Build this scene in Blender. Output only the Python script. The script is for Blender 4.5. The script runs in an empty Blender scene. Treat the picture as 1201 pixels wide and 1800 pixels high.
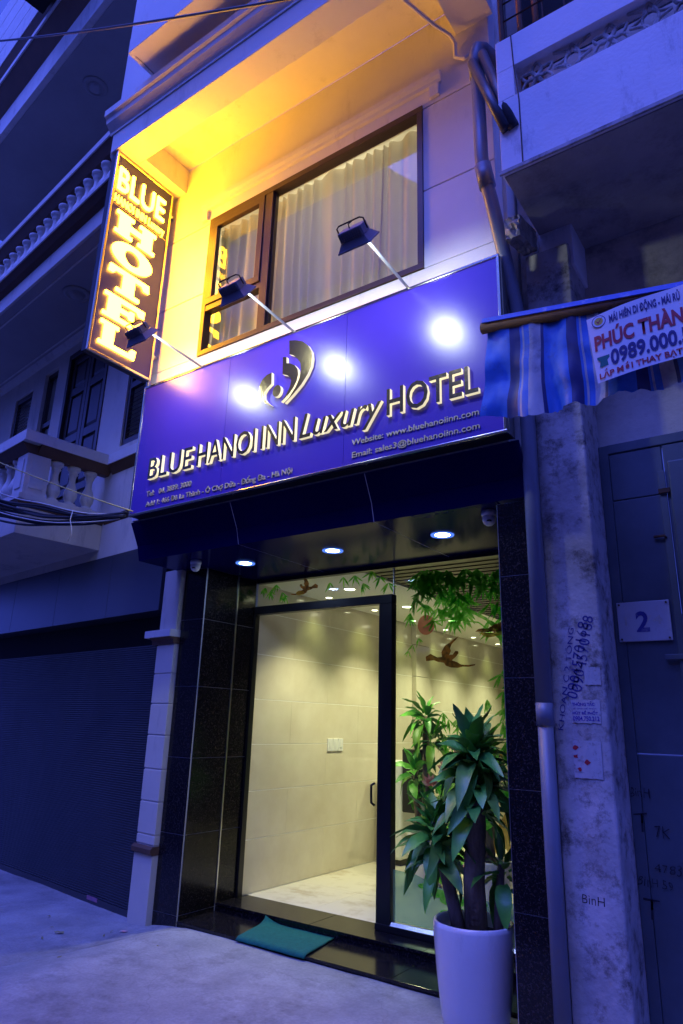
import bpy, bmesh, math, random
from mathutils import Matrix, Vector, Euler, noise
R = math.radians
random.seed(7)
scene = bpy.context.scene
col = scene.collection

# ------------------------------------------------------------------ camera
cam_d = bpy.data.cameras.new("camera"); cam = bpy.data.objects.new("camera", cam_d); col.objects.link(cam)
cam_d.sensor_fit = 'VERTICAL'; cam_d.sensor_height = 36.0; cam_d.lens = 23.82
cam_d.clip_start = 0.05; cam_d.clip_end = 800
cam.matrix_world = Matrix(((0.81980, 0.14859, 0.55303, 0.0),
                           (0.57195, -0.25995, -0.77801, 0.0),
                           (0.02816, 0.95412, -0.29810, 1.6),
                           (0, 0, 0, 1)))
scene.camera = cam

# ------------------------------------------------------------------ sky (blue hour)
SUN_EL, SUN_ROT = R(61.0), R(190)
w = bpy.data.worlds.new("World"); scene.world = w; w.use_nodes = True
nt = w.node_tree; nt.nodes.clear()
sky = nt.nodes.new('ShaderNodeTexSky'); sky.sky_type = 'NISHITA'; sky.sun_disc = False
sky.sun_elevation = SUN_EL; sky.sun_rotation = SUN_ROT; sky.ozone_density = 6.0; sky.air_density = 1.0; sky.dust_density = 0.3
bw = nt.nodes.new('ShaderNodeRGBToBW')
tint = nt.nodes.new('ShaderNodeMix'); tint.data_type = 'RGBA'; tint.blend_type = 'MULTIPLY'
tint.inputs[0].default_value = 1.0
tint.inputs[7].default_value = (0.036, 0.060, 0.46, 1)      # blue-hour cast of the whole sky
bgn = nt.nodes.new('ShaderNodeBackground'); bgn.inputs[1].default_value = 0.15
wo = nt.nodes.new('ShaderNodeOutputWorld')
nt.links.new(sky.outputs[0], bw.inputs[0]); nt.links.new(bw.outputs[0], tint.inputs[6])
nt.links.new(tint.outputs[2], bgn.inputs[0]); nt.links.new(bgn.outputs[0], wo.inputs[0])
# last weak skyglow of the set sun
sd = bpy.data.lights.new("sun", 'SUN'); sd.energy = 0.43; sd.angle = R(42); sd.color = (0.11, 0.15, 1.0)
sun = bpy.data.objects.new("sun", sd); col.objects.link(sun)
sun.rotation_euler = (math.pi / 2 - SUN_EL, 0, R(-10))
scene.view_settings.view_transform = 'Standard'; scene.view_settings.look = 'None'
scene.view_settings.exposure = 3.0; scene.view_settings.gamma = 1.0
scene.cycles.use_denoising = True
scene.cycles.max_bounces = 8; scene.cycles.transparent_max_bounces = 12
scene.cycles.sample_clamp_indirect = 6.0

# ------------------------------------------------------------------ materials
def mat(name, color, rough=0.6, metal=0.0, var=0.0, vscale=3.0, bump=0.0, bscale=60.0, color2=None, spec=0.5,
        streak=0.0, emit=None, estr=0.0, coat=0.0, fac=(0.35, 0.65), stain=None, stain_scale=2.5, stain_rng=(0.55, 0.75), drip=1.0):
    m = bpy.data.materials.new(name); m.use_nodes = True
    n = m.node_tree.nodes; l = m.node_tree.links; p = n['Principled BSDF']
    p.inputs['Base Color'].default_value = (*color, 1); p.inputs['Roughness'].default_value = rough
    p.inputs['Metallic'].default_value = metal; p.inputs['Specular IOR Level'].default_value = spec
    p.inputs['Coat Weight'].default_value = coat
    if emit: p.inputs['Emission Color'].default_value = (*emit, 1); p.inputs['Emission Strength'].default_value = estr
    tc = n.new('ShaderNodeTexCoord')
    last = None
    if var > 0 or color2:
        c2 = color2 or tuple(c * (1 - var) for c in color)
        tx = n.new('ShaderNodeTexNoise'); tx.inputs['Scale'].default_value = vscale; tx.inputs['Detail'].default_value = 8
        tx.inputs['Roughness'].default_value = 0.65
        mp = n.new('ShaderNodeMapping')
        if streak: mp.inputs['Scale'].default_value = (1, 1, streak)
        l.new(tc.outputs['Object'], mp.inputs[0]); l.new(mp.outputs[0], tx.inputs['Vector'])
        rp = n.new('ShaderNodeValToRGB'); rp.color_ramp.elements[0].position = fac[0]; rp.color_ramp.elements[1].position = fac[1]
        rp.color_ramp.elements[0].color = (*color, 1); rp.color_ramp.elements[1].color = (*c2, 1)
        l.new(tx.outputs[0], rp.inputs[0]); last = rp.outputs[0]
    if stain:
        tx = n.new('ShaderNodeTexNoise'); tx.inputs['Scale'].default_value = stain_scale; tx.inputs['Detail'].default_value = 10
        tx.inputs['Roughness'].default_value = 0.75
        dm_ = n.new('ShaderNodeMapping'); dm_.inputs['Scale'].default_value = (1, 1, drip); l.new(tc.outputs['Object'], dm_.inputs[0]); l.new(dm_.outputs[0], tx.inputs['Vector'])
        rp = n.new('ShaderNodeMapRange'); rp.inputs[1].default_value = stain_rng[0]; rp.inputs[2].default_value = stain_rng[1]
        l.new(tx.outputs[0], rp.inputs[0])
        mx = n.new('ShaderNodeMix'); mx.data_type = 'RGBA'
        l.new(rp.outputs[0], mx.inputs[0]); mx.inputs[7].default_value = (*stain, 1)
        if last: l.new(last, mx.inputs[6])
        else: mx.inputs[6].default_value = (*color, 1)
        last = mx.outputs[2]
    if last: l.new(last, p.inputs['Base Color'])
    if bump > 0:
        tb = n.new('ShaderNodeTexNoise'); tb.inputs['Scale'].default_value = bscale; tb.inputs['Detail'].default_value = 6
        l.new(tc.outputs['Object'], tb.inputs['Vector'])
        b = n.new('ShaderNodeBump'); b.inputs['Strength'].default_value = bump; b.inputs['Distance'].default_value = 0.01
        l.new(tb.outputs[0], b.inputs['Height']); l.new(b.outputs[0], p.inputs['Normal'])
    return m

def glass_mat(name, tintc=(0.95, 1, 0.97), rough=0.0, base=0.05):
    m = bpy.data.materials.new(name); m.use_nodes = True
    n = m.node_tree.nodes; l = m.node_tree.links; n.clear()
    o = n.new('ShaderNodeOutputMaterial'); t = n.new('ShaderNodeBsdfTransparent'); t.inputs[0].default_value = (*tintc, 1)
    g = n.new('ShaderNodeBsdfGlossy'); g.inputs['Roughness'].default_value = rough
    lw = n.new('ShaderNodeLayerWeight'); lw.inputs[0].default_value = 0.5
    pw = n.new('ShaderNodeMath'); pw.operation = 'POWER'; pw.inputs[1].default_value = 5
    ma = n.new('ShaderNodeMath'); ma.operation = 'MULTIPLY_ADD'; ma.inputs[1].default_value = 1 - base; ma.inputs[2].default_value = base
    mx = n.new('ShaderNodeMixShader')
    l.new(lw.outputs['Facing'], pw.inputs[0]); l.new(pw.outputs[0], ma.inputs[0]); l.new(ma.outputs[0], mx.inputs[0])
    l.new(t.outputs[0], mx.inputs[1]); l.new(g.outputs[0], mx.inputs[2]); l.new(mx.outputs[0], o.inputs[0])
    return m

def film_mat(name, c, alpha, c2=None, scale=8):
    """printed translucent film: some light passes, some is scattered"""
    m = bpy.data.materials.new(name); m.use_nodes = True
    n = m.node_tree.nodes; l = m.node_tree.links; n.clear()
    o = n.new('ShaderNodeOutputMaterial'); t = n.new('ShaderNodeBsdfTransparent'); t.inputs[0].default_value = (*[0.4 + 0.6 * x for x in c], 1)
    tr = n.new('ShaderNodeBsdfTranslucent'); d = n.new('ShaderNodeBsdfDiffuse')
    a = n.new('ShaderNodeAddShader')
    if c2:
        tc = n.new('ShaderNodeTexCoord'); tx = n.new('ShaderNodeTexNoise'); tx.inputs['Scale'].default_value = scale
        rp = n.new('ShaderNodeValToRGB'); rp.color_ramp.elements[0].position = .38; rp.color_ramp.elements[1].position = .62
        rp.color_ramp.elements[0].color = (*c, 1); rp.color_ramp.elements[1].color = (*c2, 1)
        l.new(tc.outputs['Object'], tx.inputs['Vector']); l.new(tx.outputs[0], rp.inputs[0])
        l.new(rp.outputs[0], tr.inputs[0]); l.new(rp.outputs[0], d.inputs[0])
    else:
        tr.inputs[0].default_value = (*c, 1); d.inputs[0].default_value = (*c, 1)
    mx = n.new('ShaderNodeMixShader'); mx.inputs[0].default_value = alpha
    m2 = n.new('ShaderNodeMixShader'); m2.inputs[0].default_value = 0.4
    l.new(tr.outputs[0], m2.inputs[1]); l.new(d.outputs[0], m2.inputs[2])
    l.new(t.outputs[0], mx.inputs[1]); l.new(m2.outputs[0], mx.inputs[2]); l.new(mx.outputs[0], o.inputs[0])
    return m

def emit_mat(name, c, s):
    m = bpy.data.materials.new(name); m.use_nodes = True
    n = m.node_tree.nodes; l = m.node_tree.links; n.clear()
    o = n.new('ShaderNodeOutputMaterial'); e = n.new('ShaderNodeEmission'); e.inputs[0].default_value = (*c, 1); e.inputs[1].default_value = s
    l.new(e.outputs[0], o.inputs[0]); return m

def granite_mat(name, base, fleck):
    m = mat(name, base, 0.16, spec=0.4)
    n = m.node_tree.nodes; l = m.node_tree.links; p = n['Principled BSDF']; tc = n.new('ShaderNodeTexCoord')
    v = n.new('ShaderNodeTexVoronoi'); v.inputs['Scale'].default_value = 170; l.new(tc.outputs['Object'], v.inputs['Vector'])
    nz = n.new('ShaderNodeTexNoise'); nz.inputs['Scale'].default_value = 60; nz.inputs['Detail'].default_value = 6; l.new(tc.outputs['Object'], nz.inputs['Vector'])
    sep = n.new('ShaderNodeSeparateColor'); l.new(v.outputs['Color'], sep.inputs[0])
    mu = n.new('ShaderNodeMath'); mu.operation = 'MULTIPLY'; l.new(sep.outputs[0], mu.inputs[0]); l.new(nz.outputs[0], mu.inputs[1])
    rp = n.new('ShaderNodeValToRGB'); rp.color_ramp.elements[0].position = 0.36; rp.color_ramp.elements[1].position = 0.52
    rp.color_ramp.elements[0].color = (*base, 1); rp.color_ramp.elements[1].color = (*fleck, 1)
    l.new(mu.outputs[0], rp.inputs[0]); l.new(rp.outputs[0], p.inputs['Base Color'])
    return m

M = {}
M['paving'] = mat('concrete_paving', (0.36, 0.35, 0.34), 0.85, color2=(0.24, 0.235, 0.23), vscale=2.6, bump=0.16, bscale=14, stain=(0.17, 0.165, 0.16), stain_scale=.9, stain_rng=(0.50, 0.66))
def paving_extra(key):
    m = M[key]; n = m.node_tree.nodes; l = m.node_tree.links; p = n['Principled BSDF']; tc = n.new('ShaderNodeTexCoord')
    src = p.inputs['Base Color'].links[0].from_socket
    f = n.new('ShaderNodeTexNoise'); f.inputs['Scale'].default_value = 55; f.inputs['Detail'].default_value = 4; l.new(tc.outputs['Object'], f.inputs['Vector'])
    r = n.new('ShaderNodeMapRange'); r.inputs[1].default_value = .35; r.inputs[2].default_value = .7; r.inputs[3].default_value = .88; r.inputs[4].default_value = 1.06; l.new(f.outputs[0], r.inputs[0])
    mx = n.new('ShaderNodeMix'); mx.data_type = 'RGBA'; mx.blend_type = 'MULTIPLY'; mx.inputs[0].default_value = 1; l.new(src, mx.inputs[6]); l.new(r.outputs[0], mx.inputs[7])
    w_ = n.new('ShaderNodeTexNoise'); w_.inputs['Scale'].default_value = 3; l.new(tc.outputs['Object'], w_.inputs['Vector'])
    ad = n.new('ShaderNodeMix'); ad.data_type = 'RGBA'; ad.inputs[0].default_value = .25; l.new(tc.outputs['Object'], ad.inputs[6]); l.new(w_.outputs['Color'], ad.inputs[7])
    v = n.new('ShaderNodeTexVoronoi'); v.feature = 'DISTANCE_TO_EDGE'; v.inputs['Scale'].default_value = 1.1; l.new(ad.outputs[2], v.inputs['Vector'])
    c = n.new('ShaderNodeMapRange'); c.inputs[1].default_value = 0.0; c.inputs[2].default_value = .005; c.inputs[3].default_value = .86; c.inputs[4].default_value = 1.0; l.new(v.outputs[0], c.inputs[0])
    m2 = n.new('ShaderNodeMix'); m2.data_type = 'RGBA'; m2.blend_type = 'MULTIPLY'; m2.inputs[0].default_value = 1; l.new(mx.outputs[2], m2.inputs[6]); l.new(c.outputs[0], m2.inputs[7])
    l.new(m2.outputs[2], p.inputs['Base Color'])
paving_extra('paving')
M['ramp'] = mat('trowelled_concrete', (0.37, 0.365, 0.36), 0.8, color2=(0.24, 0.238, 0.235), vscale=2.4, bump=.12, bscale=7, stain=(.17, .165, .16), stain_scale=2.2, stain_rng=(.50, .68))
paving_extra('ramp')
M['asphalt'] = mat('asphalt', (0.05, 0.05, 0.052), 0.9, var=.3, vscale=3, bump=.5, bscale=80)
M['granite'] = granite_mat('black_granite', (0.006, 0.006, 0.008), (0.045, 0.034, 0.034))
M['grout'] = mat('grey_grout', (0.42, 0.42, 0.44), 0.7, bump=.2)
M['alu'] = mat('brushed_aluminium', (0.75, 0.76, 0.78), 0.3, 1.0)
M['sealant'] = mat('pale_sealant', (0.72, 0.72, 0.74), .6)
M['armgrey'] = mat('dull_zinc_arm', (.38, .39, .41), .45, .6)
M['acm'] = mat('navy_composite_panel', (0.005, 0.005, 0.075), 0.20, var=.2, vscale=1.5, spec=.03)
M['white'] = mat('cream_wall_paint', (0.80, 0.77, 0.70), 0.75, var=0.07, vscale=1.5, bump=0.12, bscale=120, stain=(0.46, 0.43, 0.38), stain_scale=3.0, stain_rng=(0.56, 0.84), drip=.25)
M['signblue'] = mat('royal_blue_sign_sheet', (0.052, 0.025, 0.38), 0.29, var=0.06, vscale=2, spec=0.6)
M['gold'] = mat('polished_gold_steel', (0.62, 0.52, 0.24), 0.17, 1.0, bump=0.12, bscale=30)
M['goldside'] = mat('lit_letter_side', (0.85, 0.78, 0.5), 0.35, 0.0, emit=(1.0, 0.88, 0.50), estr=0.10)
M['chrome'] = mat('polished_trim', (0.72, 0.66, 0.48), 0.14, 1.0, bump=0.04, bscale=12)
M['printgold'] = mat('small_gold_lettering', (0.50, 0.46, 0.33), 0.35, 0.2)
M['bronze'] = mat('bronze_window_frame', (0.075, 0.045, 0.03), 0.35, 0.3, var=.2)
M['glass'] = glass_mat('window_glass', (0.93, 0.97, 0.95), 0.0, 0.05)
M['glassdoor'] = glass_mat('shopfront_glass', (0.93, 0.98, 0.95), 0.0, 0.05)
M['black'] = mat('black_metal', (0.012, 0.012, 0.014), 0.35, var=.3)
M['ledface'] = mat('neon_sign_panel', (0.007, 0.006, 0.20), 0.4, var=0.15)
M['neon'] = emit_mat('neon_letter', (1.0, 0.43, 0.011), 9.0)
M['neon2'] = emit_mat('neon_letter_small', (1.0, 0.45, 0.012), 4)
M['flood'] = emit_mat('flood_led', (0.84, 0.95, 1.0), 38)
M['spotblue'] = emit_mat('cool_downlight', (0.42, 0.58, 1.0), 9)
M['haloblue'] = emit_mat('downlight_halo', (.10, .25, 1.0), .14)  # emissive ring imitating the blue glare halo around each soffit downlight
M['spotwarm'] = emit_mat('lobby_downlight', (1.0, 1.0, 0.62), 1.8)
M['roomglow'] = emit_mat('room_lamp_glow', (1.0, .9, .65), 1.2)
M['lamphouse'] = mat('grey_lamp_housing', (0.22, 0.22, 0.26), 0.45, 0.3, var=.2)
M['tile'] = mat('beige_marble_tile', (0.74, 0.68, 0.55), 0.12, var=0.14, vscale=2.5, color2=(0.65, 0.58, 0.45))
M['tilegrout'] = mat('pale_tile_joint', (0.88, 0.86, 0.80), 0.6)
M['floortile'] = mat('cream_floor_tile', (0.74, 0.69, 0.58), 0.15, color2=(0.56, 0.48, 0.36), vscale=3.5, fac=(.5, .68))
M['ceilwhite'] = mat('white_ceiling_board', (0.78, 0.77, 0.72), 0.8)
M['slat'] = mat('dark_ceiling_slat', (0.03, 0.022, 0.018), 0.4, var=.3)
M['slatback'] = mat('pale_ceiling_above', (0.55, 0.5, 0.42), 0.8)
M['pot'] = mat('white_glazed_ceramic', (0.70, 0.68, 0.68), 0.16, coat=.4, var=.08, stain=(.42, .40, .38), stain_scale=3.5, stain_rng=(.58, .85), drip=.35)
M['soil'] = mat('potting_soil', (0.03, 0.022, 0.015), 0.95, bump=.8, bscale=60)
M['bark'] = mat('grey_brown_bark', (0.26, 0.20, 0.14), 0.9, color2=(0.12, 0.09, 0.06), vscale=18, streak=.25, bump=.8, bscale=40)
M['leaf'] = mat('glossy_green_leaf', (0.06, 0.30, 0.035), 0.42, color2=(0.13, 0.42, 0.04), vscale=9)
M['leaf2'] = mat('dark_green_leaf', (0.035, 0.20, 0.035), 0.4, color2=(0.07, 0.29, 0.04), vscale=9)
M['leaf3'] = mat('yellowing_leaf', (0.07, 0.28, 0.035), 0.42, color2=(0.20, 0.36, 0.05), vscale=7, stain=(.22, .14, .04), stain_scale=10, stain_rng=(.64, .74))
M['mat'] = mat('teal_doormat', (0.0, 0.15, 0.11), 0.95, var=.3, vscale=40, bump=.6, bscale=300)
M['camwhite'] = mat('white_camera_plastic', (0.75, 0.75, 0.75), 0.35)
M['lens'] = mat('dark_camera_lens', (0.01, 0.01, 0.01), 0.05)
M['nwall'] = mat('cream_render', (0.62, 0.57, 0.46), 0.8, var=.12, vscale=1.2, bump=.15, bscale=90, stain=(.22, .19, .15), stain_scale=3.0, stain_rng=(.54, .80), drip=.22)
M['nwhite'] = mat('offwhite_moulding', (0.68, 0.65, 0.58), 0.75, var=.12, vscale=3, stain=(.26, .23, .19), stain_scale=4, stain_rng=(.54, .82), drip=.3)
M['nsoffit'] = mat('grey_soffit_paint', (0.36, 0.35, 0.33), 0.8, var=.15, vscale=1)  # darker grey than the cream walls, used on soffits and ceiling lamps
M['nbrown'] = mat('brown_painted_moulding', (0.13, 0.065, 0.03), 0.7, var=.25, vscale=4)
M['shutter'] = mat('grey_roller_shutter', (0.032, 0.035, 0.042), 0.5, 0.2, var=.2, vscale=1.2)
M['panelgrey'] = mat('grey_steel_panel', (0.050, 0.055, 0.066), 0.38, 0.2, var=.2, vscale=.8)
M['darkwood'] = mat('dark_stained_wood', (0.045, 0.028, 0.022), 0.35, var=.4, vscale=6, streak=.15)
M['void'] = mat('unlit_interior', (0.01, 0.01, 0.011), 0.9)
M['concrete'] = mat('weathered_concrete', (0.56, 0.52, 0.48), 0.9, var=.40, vscale=4, bump=.5, bscale=30, stain=(.08, .07, .06), stain_scale=7, stain_rng=(.49, .66))
M['rough'] = mat('broken_concrete', (0.40, 0.37, 0.32), 0.95, var=.5, vscale=12, bump=1.0, bscale=18)
M['rwhite'] = mat('dirty_white_render', (0.82, 0.80, 0.78), 0.85, var=.10, vscale=2, bump=.3, bscale=40, stain=(.22, .21, .21), stain_scale=4.5, stain_rng=(.56, .80), drip=.3)
M['rwall'] = mat('grubby_plaster', (0.62, 0.57, 0.48), 0.9, var=.25, vscale=2.5, bump=.3, bscale=40, stain=(.2, .18, .16), stain_scale=2, stain_rng=(.5, .7))
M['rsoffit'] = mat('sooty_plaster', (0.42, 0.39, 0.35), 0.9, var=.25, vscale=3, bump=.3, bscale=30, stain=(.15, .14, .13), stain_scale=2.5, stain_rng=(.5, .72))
M['door'] = mat('grey_blue_metal_door', (0.085, 0.11, 0.13), 0.5, 0.1, var=.3, vscale=2, stain=(.09, .05, .03), stain_scale=4, stain_rng=(.66, .8))
M['rust'] = mat('rusty_iron', (0.09, 0.045, 0.025), 0.8, .3, var=.5, vscale=15)
M['pvc'] = mat('grey_pvc_pipe', (0.15, 0.165, 0.20), 0.4, var=.15, vscale=3, stain=(.16, .15, .15), stain_scale=5, stain_rng=(.55, .75))
M['pvcdark'] = mat('dark_drain_pipe', (0.05, 0.055, 0.07), 0.4, var=.3)
M['c_blue'] = mat('awning_blue', (0.03, 0.17, 0.55), 0.6, var=.25, vscale=5, stain=(.05, .05, .07), stain_scale=7, stain_rng=(.52, .8))
M['c_navy'] = mat('awning_navy', (0.010, 0.016, 0.12), 0.6, var=.25, vscale=5, stain=(.05, .05, .07), stain_scale=7, stain_rng=(.52, .8))
M['c_white'] = mat('awning_greyed_white', (0.55, 0.52, 0.48), 0.7, var=.3, vscale=6, stain=(.05, .05, .07), stain_scale=7, stain_rng=(.52, .8))
M['c_pale'] = mat('awning_pale_blue', (0.12, 0.26, 0.55), 0.7, var=.2, vscale=6)
M['bar'] = mat('worn_steel_bar', (0.016, 0.015, 0.016), 0.75, .0, var=.5, vscale=8, stain=(.03, .022, .018), stain_scale=9, stain_rng=(.5, .7))
M['bartop'] = mat('blue_tarp_roll', (0.03, 0.10, 0.42), 0.6, var=.3, vscale=12, color2=(.35, .4, .5), fac=(.55, .7))
M['banner'] = mat('white_vinyl_banner', (0.78, 0.76, 0.76), 0.5, var=.06)
M['t_navy'] = mat('navy_print', (0.015, 0.012, 0.14), 0.6)
M['t_red'] = mat('red_print', (0.42, 0.02, 0.03), 0.6)
M['t_pink'] = mat('faded_pink_label', (0.45, 0.16, 0.20), 0.7, color2=(.2, .12, .25), vscale=40)
M['t_green'] = mat('green_print', (0.0, 0.16, 0.12), 0.6)
M['t_yellow'] = mat('yellow_print', (0.7, 0.5, 0.05), 0.6)
M['paint_blue'] = mat('blue_stencil_paint', (0.03, 0.03, 0.20), 0.8, color2=(.22, .21, .28), vscale=18, fac=(.52, .66))
M['pen'] = mat('black_marker', (0.012, 0.012, 0.02), 0.8)
M['paper'] = mat('pasted_paper', (0.50, 0.48, 0.48), 0.85, var=.2, vscale=10, stain=(.2, .18, .17), stain_scale=25, stain_rng=(.52, .68))
M['wire'] = mat('black_cable', (0.02, 0.02, 0.022), 0.5)
M['wirewhite'] = mat('pale_cable', (0.6, 0.58, 0.5), 0.5)
M['wireyellow'] = mat('yellow_cable', (0.6, 0.5, 0.12), 0.5)
M['litter'] = mat('litter_paper', (0.7, 0.6, 0.55), 0.7, color2=(.6, .08, .05), vscale=30)
M['dryleaf'] = mat('fallen_leaf', (0.25, 0.22, 0.10), 0.8)
M['plate'] = mat('enamel_number_plate', (0.50, 0.50, 0.50), 0.3, var=.2, stain=(.3, .27, .22), stain_scale=9, stain_rng=(.58, .75))
M['appliance'] = mat('white_appliance', (0.7, 0.7, 0.7), 0.3)
M['opp'] = mat('opposite_render', (0.30, 0.285, 0.26), 0.9, var=.2)
M['bamboo_pole'] = mat('orange_wood_pole', (0.35, 0.14, 0.05), 0.7, var=.3)

def curtain_mat():
    m = bpy.data.materials.new('sheer_curtain'); m.use_nodes = True
    n = m.node_tree.nodes; l = m.node_tree.links; n.clear()
    o = n.new('ShaderNodeOutputMaterial'); d = n.new('ShaderNodeBsdfDiffuse'); t = n.new('ShaderNodeBsdfTranslucent')
    d.inputs[0].default_value = (.62, .58, .5, 1); t.inputs[0].default_value = (.62, .58, .5, 1)
    mx = n.new('ShaderNodeMixShader'); mx.inputs[0].default_value = .35
    l.new(d.outputs[0], mx.inputs[1]); l.new(t.outputs[0], mx.inputs[2]); l.new(mx.outputs[0], o.inputs[0]); return m
M['curtain'] = curtain_mat()

# ------------------------------------------------------------------ helpers
def link(name, me, m, parent=None, smooth=False, local=False):
    o = bpy.data.objects.new(name, me); col.objects.link(o)
    if m and not me.materials: me.materials.append(M[m] if isinstance(m, str) else m)
    if smooth:
        for p in me.polygons: p.use_smooth = True
    if parent:
        o.parent = parent
        if not local and parent.type == 'EMPTY' and not parent.get('localframe'):
            o.matrix_parent_inverse = parent.matrix_basis.inverted()
    return o
def pyd(name, v, f, m, parent=None, smooth=False, local=False):
    me = bpy.data.meshes.new(name); me.from_pydata(v, [], f); me.update()
    return link(name, me, m, parent, smooth, local)
BF = [(0, 3, 2, 1), (4, 5, 6, 7), (0, 1, 5, 4), (1, 2, 6, 5), (2, 3, 7, 6), (3, 0, 4, 7)]
class MB:
    def __init__(s): s.v = []; s.f = []
    def box(s, x0, x1, y0, y1, z0, z1):
        i = len(s.v); s.v += [(x0, y0, z0), (x1, y0, z0), (x1, y1, z0), (x0, y1, z0), (x0, y0, z1), (x1, y0, z1), (x1, y1, z1), (x0, y1, z1)]
        s.f += [tuple(i + k for k in q) for q in BF]; return s
    def prism(s, prof, a0, a1, axis='X'):
        """extrude a closed profile along an axis; prof (y,z) for X, (x,z) for Y, (x,y) for Z"""
        i = len(s.v); n = len(prof)
        for a in (a0, a1):
            for (p, q) in prof: s.v.append((a, p, q) if axis == 'X' else (p, a, q) if axis == 'Y' else (p, q, a))
        s.f += [tuple(i + k for k in range(n))[::-1], tuple(i + n + k for k in range(n))]
        s.f += [(i + k, i + (k + 1) % n, i + n + (k + 1) % n, i + n + k) for k in range(n)]; return s
    def tube(s, pts, r, n=8, cap=True):
        pts = [Vector(p) for p in pts]; i = len(s.v)
        rr = r if isinstance(r, (list, tuple)) else [r] * len(pts)
        prev = None
        for k, p in enumerate(pts):
            d = (pts[min(k + 1, len(pts) - 1)] - pts[max(k - 1, 0)]).normalized()
            if prev is None:
                a = Vector((0, 0, 1)) if abs(d.z) < .9 else Vector((1, 0, 0)); u = d.cross(a).normalized()
            else: u = (prev - d * prev.dot(d)).normalized()
            prev = u; v = d.cross(u)
            for j in range(n):
                t = 2 * math.pi * j / n; s.v.append(tuple(p + (u * math.cos(t) + v * math.sin(t)) * rr[k]))
        for k in range(len(pts) - 1):
            for j in range(n):
                s.f.append((i + k * n + j, i + k * n + (j + 1) % n, i + (k + 1) * n + (j + 1) % n, i + (k + 1) * n + j))
        if cap: s.f += [tuple(i + j for j in range(n))[::-1], tuple(i + (len(pts) - 1) * n + j for j in range(n))]
        return s
    def lathe(s, prof, c=(0, 0, 0), n=20):
        i = len(s.v)
        for (r, z) in prof:
            for j in range(n):
                t = 2 * math.pi * j / n; s.v.append((c[0] + r * math.cos(t), c[1] + r * math.sin(t), c[2] + z))
        for k in range(len(prof) - 1):
            for j in range(n):
                s.f.append((i + k * n + j, i + k * n + (j + 1) % n, i + (k + 1) * n + (j + 1) % n, i + (k + 1) * n + j))
        if prof[0][0] > 1e-6: s.f.append(tuple(i + j for j in range(n))[::-1])
        if prof[-1][0] > 1e-6: s.f.append(tuple(i + (len(prof) - 1) * n + j for j in range(n)))
        return s
    def build(s, name, m, parent=None, smooth=False, bevel=0, local=False):
        o = pyd(name, s.v, s.f, m, parent, smooth, local)
        if bevel:
            b = o.modifiers.new('bevel', 'BEVEL'); b.width = bevel; b.segments = 2; b.limit_method = 'ANGLE'
        return o
def box(name, x0, x1, y0, y1, z0, z1, m, parent=None, bevel=0):
    return MB().box(x0, x1, y0, y1, z0, z1).build(name, m, parent, bevel=bevel)
def tag(o, label=None, cat=None, group=None, kind=None):
    if label: o['label'] = label
    if cat: o['category'] = cat
    if group: o['group'] = group
    if kind: o['kind'] = kind
    return o
def empty(name, loc, label=None, cat=None, group=None, rotz=0, frame=False):
    o = bpy.data.objects.new(name, None); col.objects.link(o); o.location = loc; o.rotation_euler = (0, 0, rotz)
    o.empty_display_size = .1
    if frame: o['localframe'] = 1
    return tag(o, label, cat, group)

def text_meshes(body, width, height, ext=0.0, shear=0.0, off=0.0, split=False, sp=1.0, cap='H'):
    """letters as flat or extruded meshes in the XY plane, fitted to a given width and cap height"""
    cu = bpy.data.curves.new('lettering', 'FONT'); cu.body = body; cu.size = 1.0; cu.shear = shear; cu.offset = off
    cu.space_character = sp; cu.resolution_u = 3
    o = bpy.data.objects.new('lettering_tmp', cu); col.objects.link(o)
    if split:
        for i in range(len(body)):
            cu.materials.append(M['gold']); cu.body_format[i].material_index = i
    cu.extrude = 0.5 if ext else 0.0
    bpy.context.view_layer.update()
    dg = bpy.context.evaluated_depsgraph_get()
    me = bpy.data.meshes.new_from_object(o.evaluated_get(dg))
    bpy.data.objects.remove(o)
    xs = [v.co.x for v in me.vertices]; x0, x1 = min(xs), max(xs)
    capref = 0.727                                    # cap height of the built-in face at size 1
    kx = width / (x1 - x0); ky = height / capref
    for v in me.vertices: v.co = ((v.co.x - x0) * kx, v.co.y * ky, v.co.z * ext * 1.0)
    if not split: me.materials.clear(); return [me]
    out = []
    for i in range(len(body)):
        idx = {}; vs = []; fs = []
        for p in me.polygons:
            if p.material_index == i:
                f = []
                for k in p.vertices:
                    if k not in idx: idx[k] = len(vs); vs.append(tuple(me.vertices[k].co))
                    f.append(idx[k])
                fs.append(tuple(f))
        if fs:
            m2 = bpy.data.meshes.new('letter'); m2.from_pydata(vs, [], fs); m2.update(); out.append(m2)
    return out
FRONT = Matrix(((1, 0, 0, 0), (0, 0, -1, 0), (0, 1, 0, 0), (0, 0, 0, 1)))      # XY plane -> facade plane facing the street
SIDE = Matrix(((0, 0, 1, 0), (1, 0, 0, 0), (0, 1, 0, 0), (0, 0, 0, 1)))        # XY plane -> plane facing +X
def put(me, mtx): me.transform(mtx); me.update(); return me
def two_tone(me, axis, face, side):
    me.materials.clear(); me.materials.append(M[face]); me.materials.append(M[side])
    for p in me.polygons: p.material_index = 0 if abs(p.normal[axis]) > .7 else 1
def front_text(name, body, x, y, z, width, height, m, parent, ext=0.0, shear=0, off=0.0, rot=0.0, sp=1.0):
    me = text_meshes(body, width, height, ext, shear, off, sp=sp)[0]
    put(me, Matrix.Translation((x, y, z)) @ Matrix.Rotation(rot, 4, 'Y') @ FRONT)
    return tag(link(name, me, m, parent), kind='stuff' if len(body) > 2 else None)
def wobble(o, amt=.004, sc=22):
    for v in o.data.vertices:
        c = v.co; d_ = noise.noise_vector((c.x * sc, c.y * 3, c.z * sc)); c.x += d_.x * amt; c.z += d_.z * amt
    return o
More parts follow.
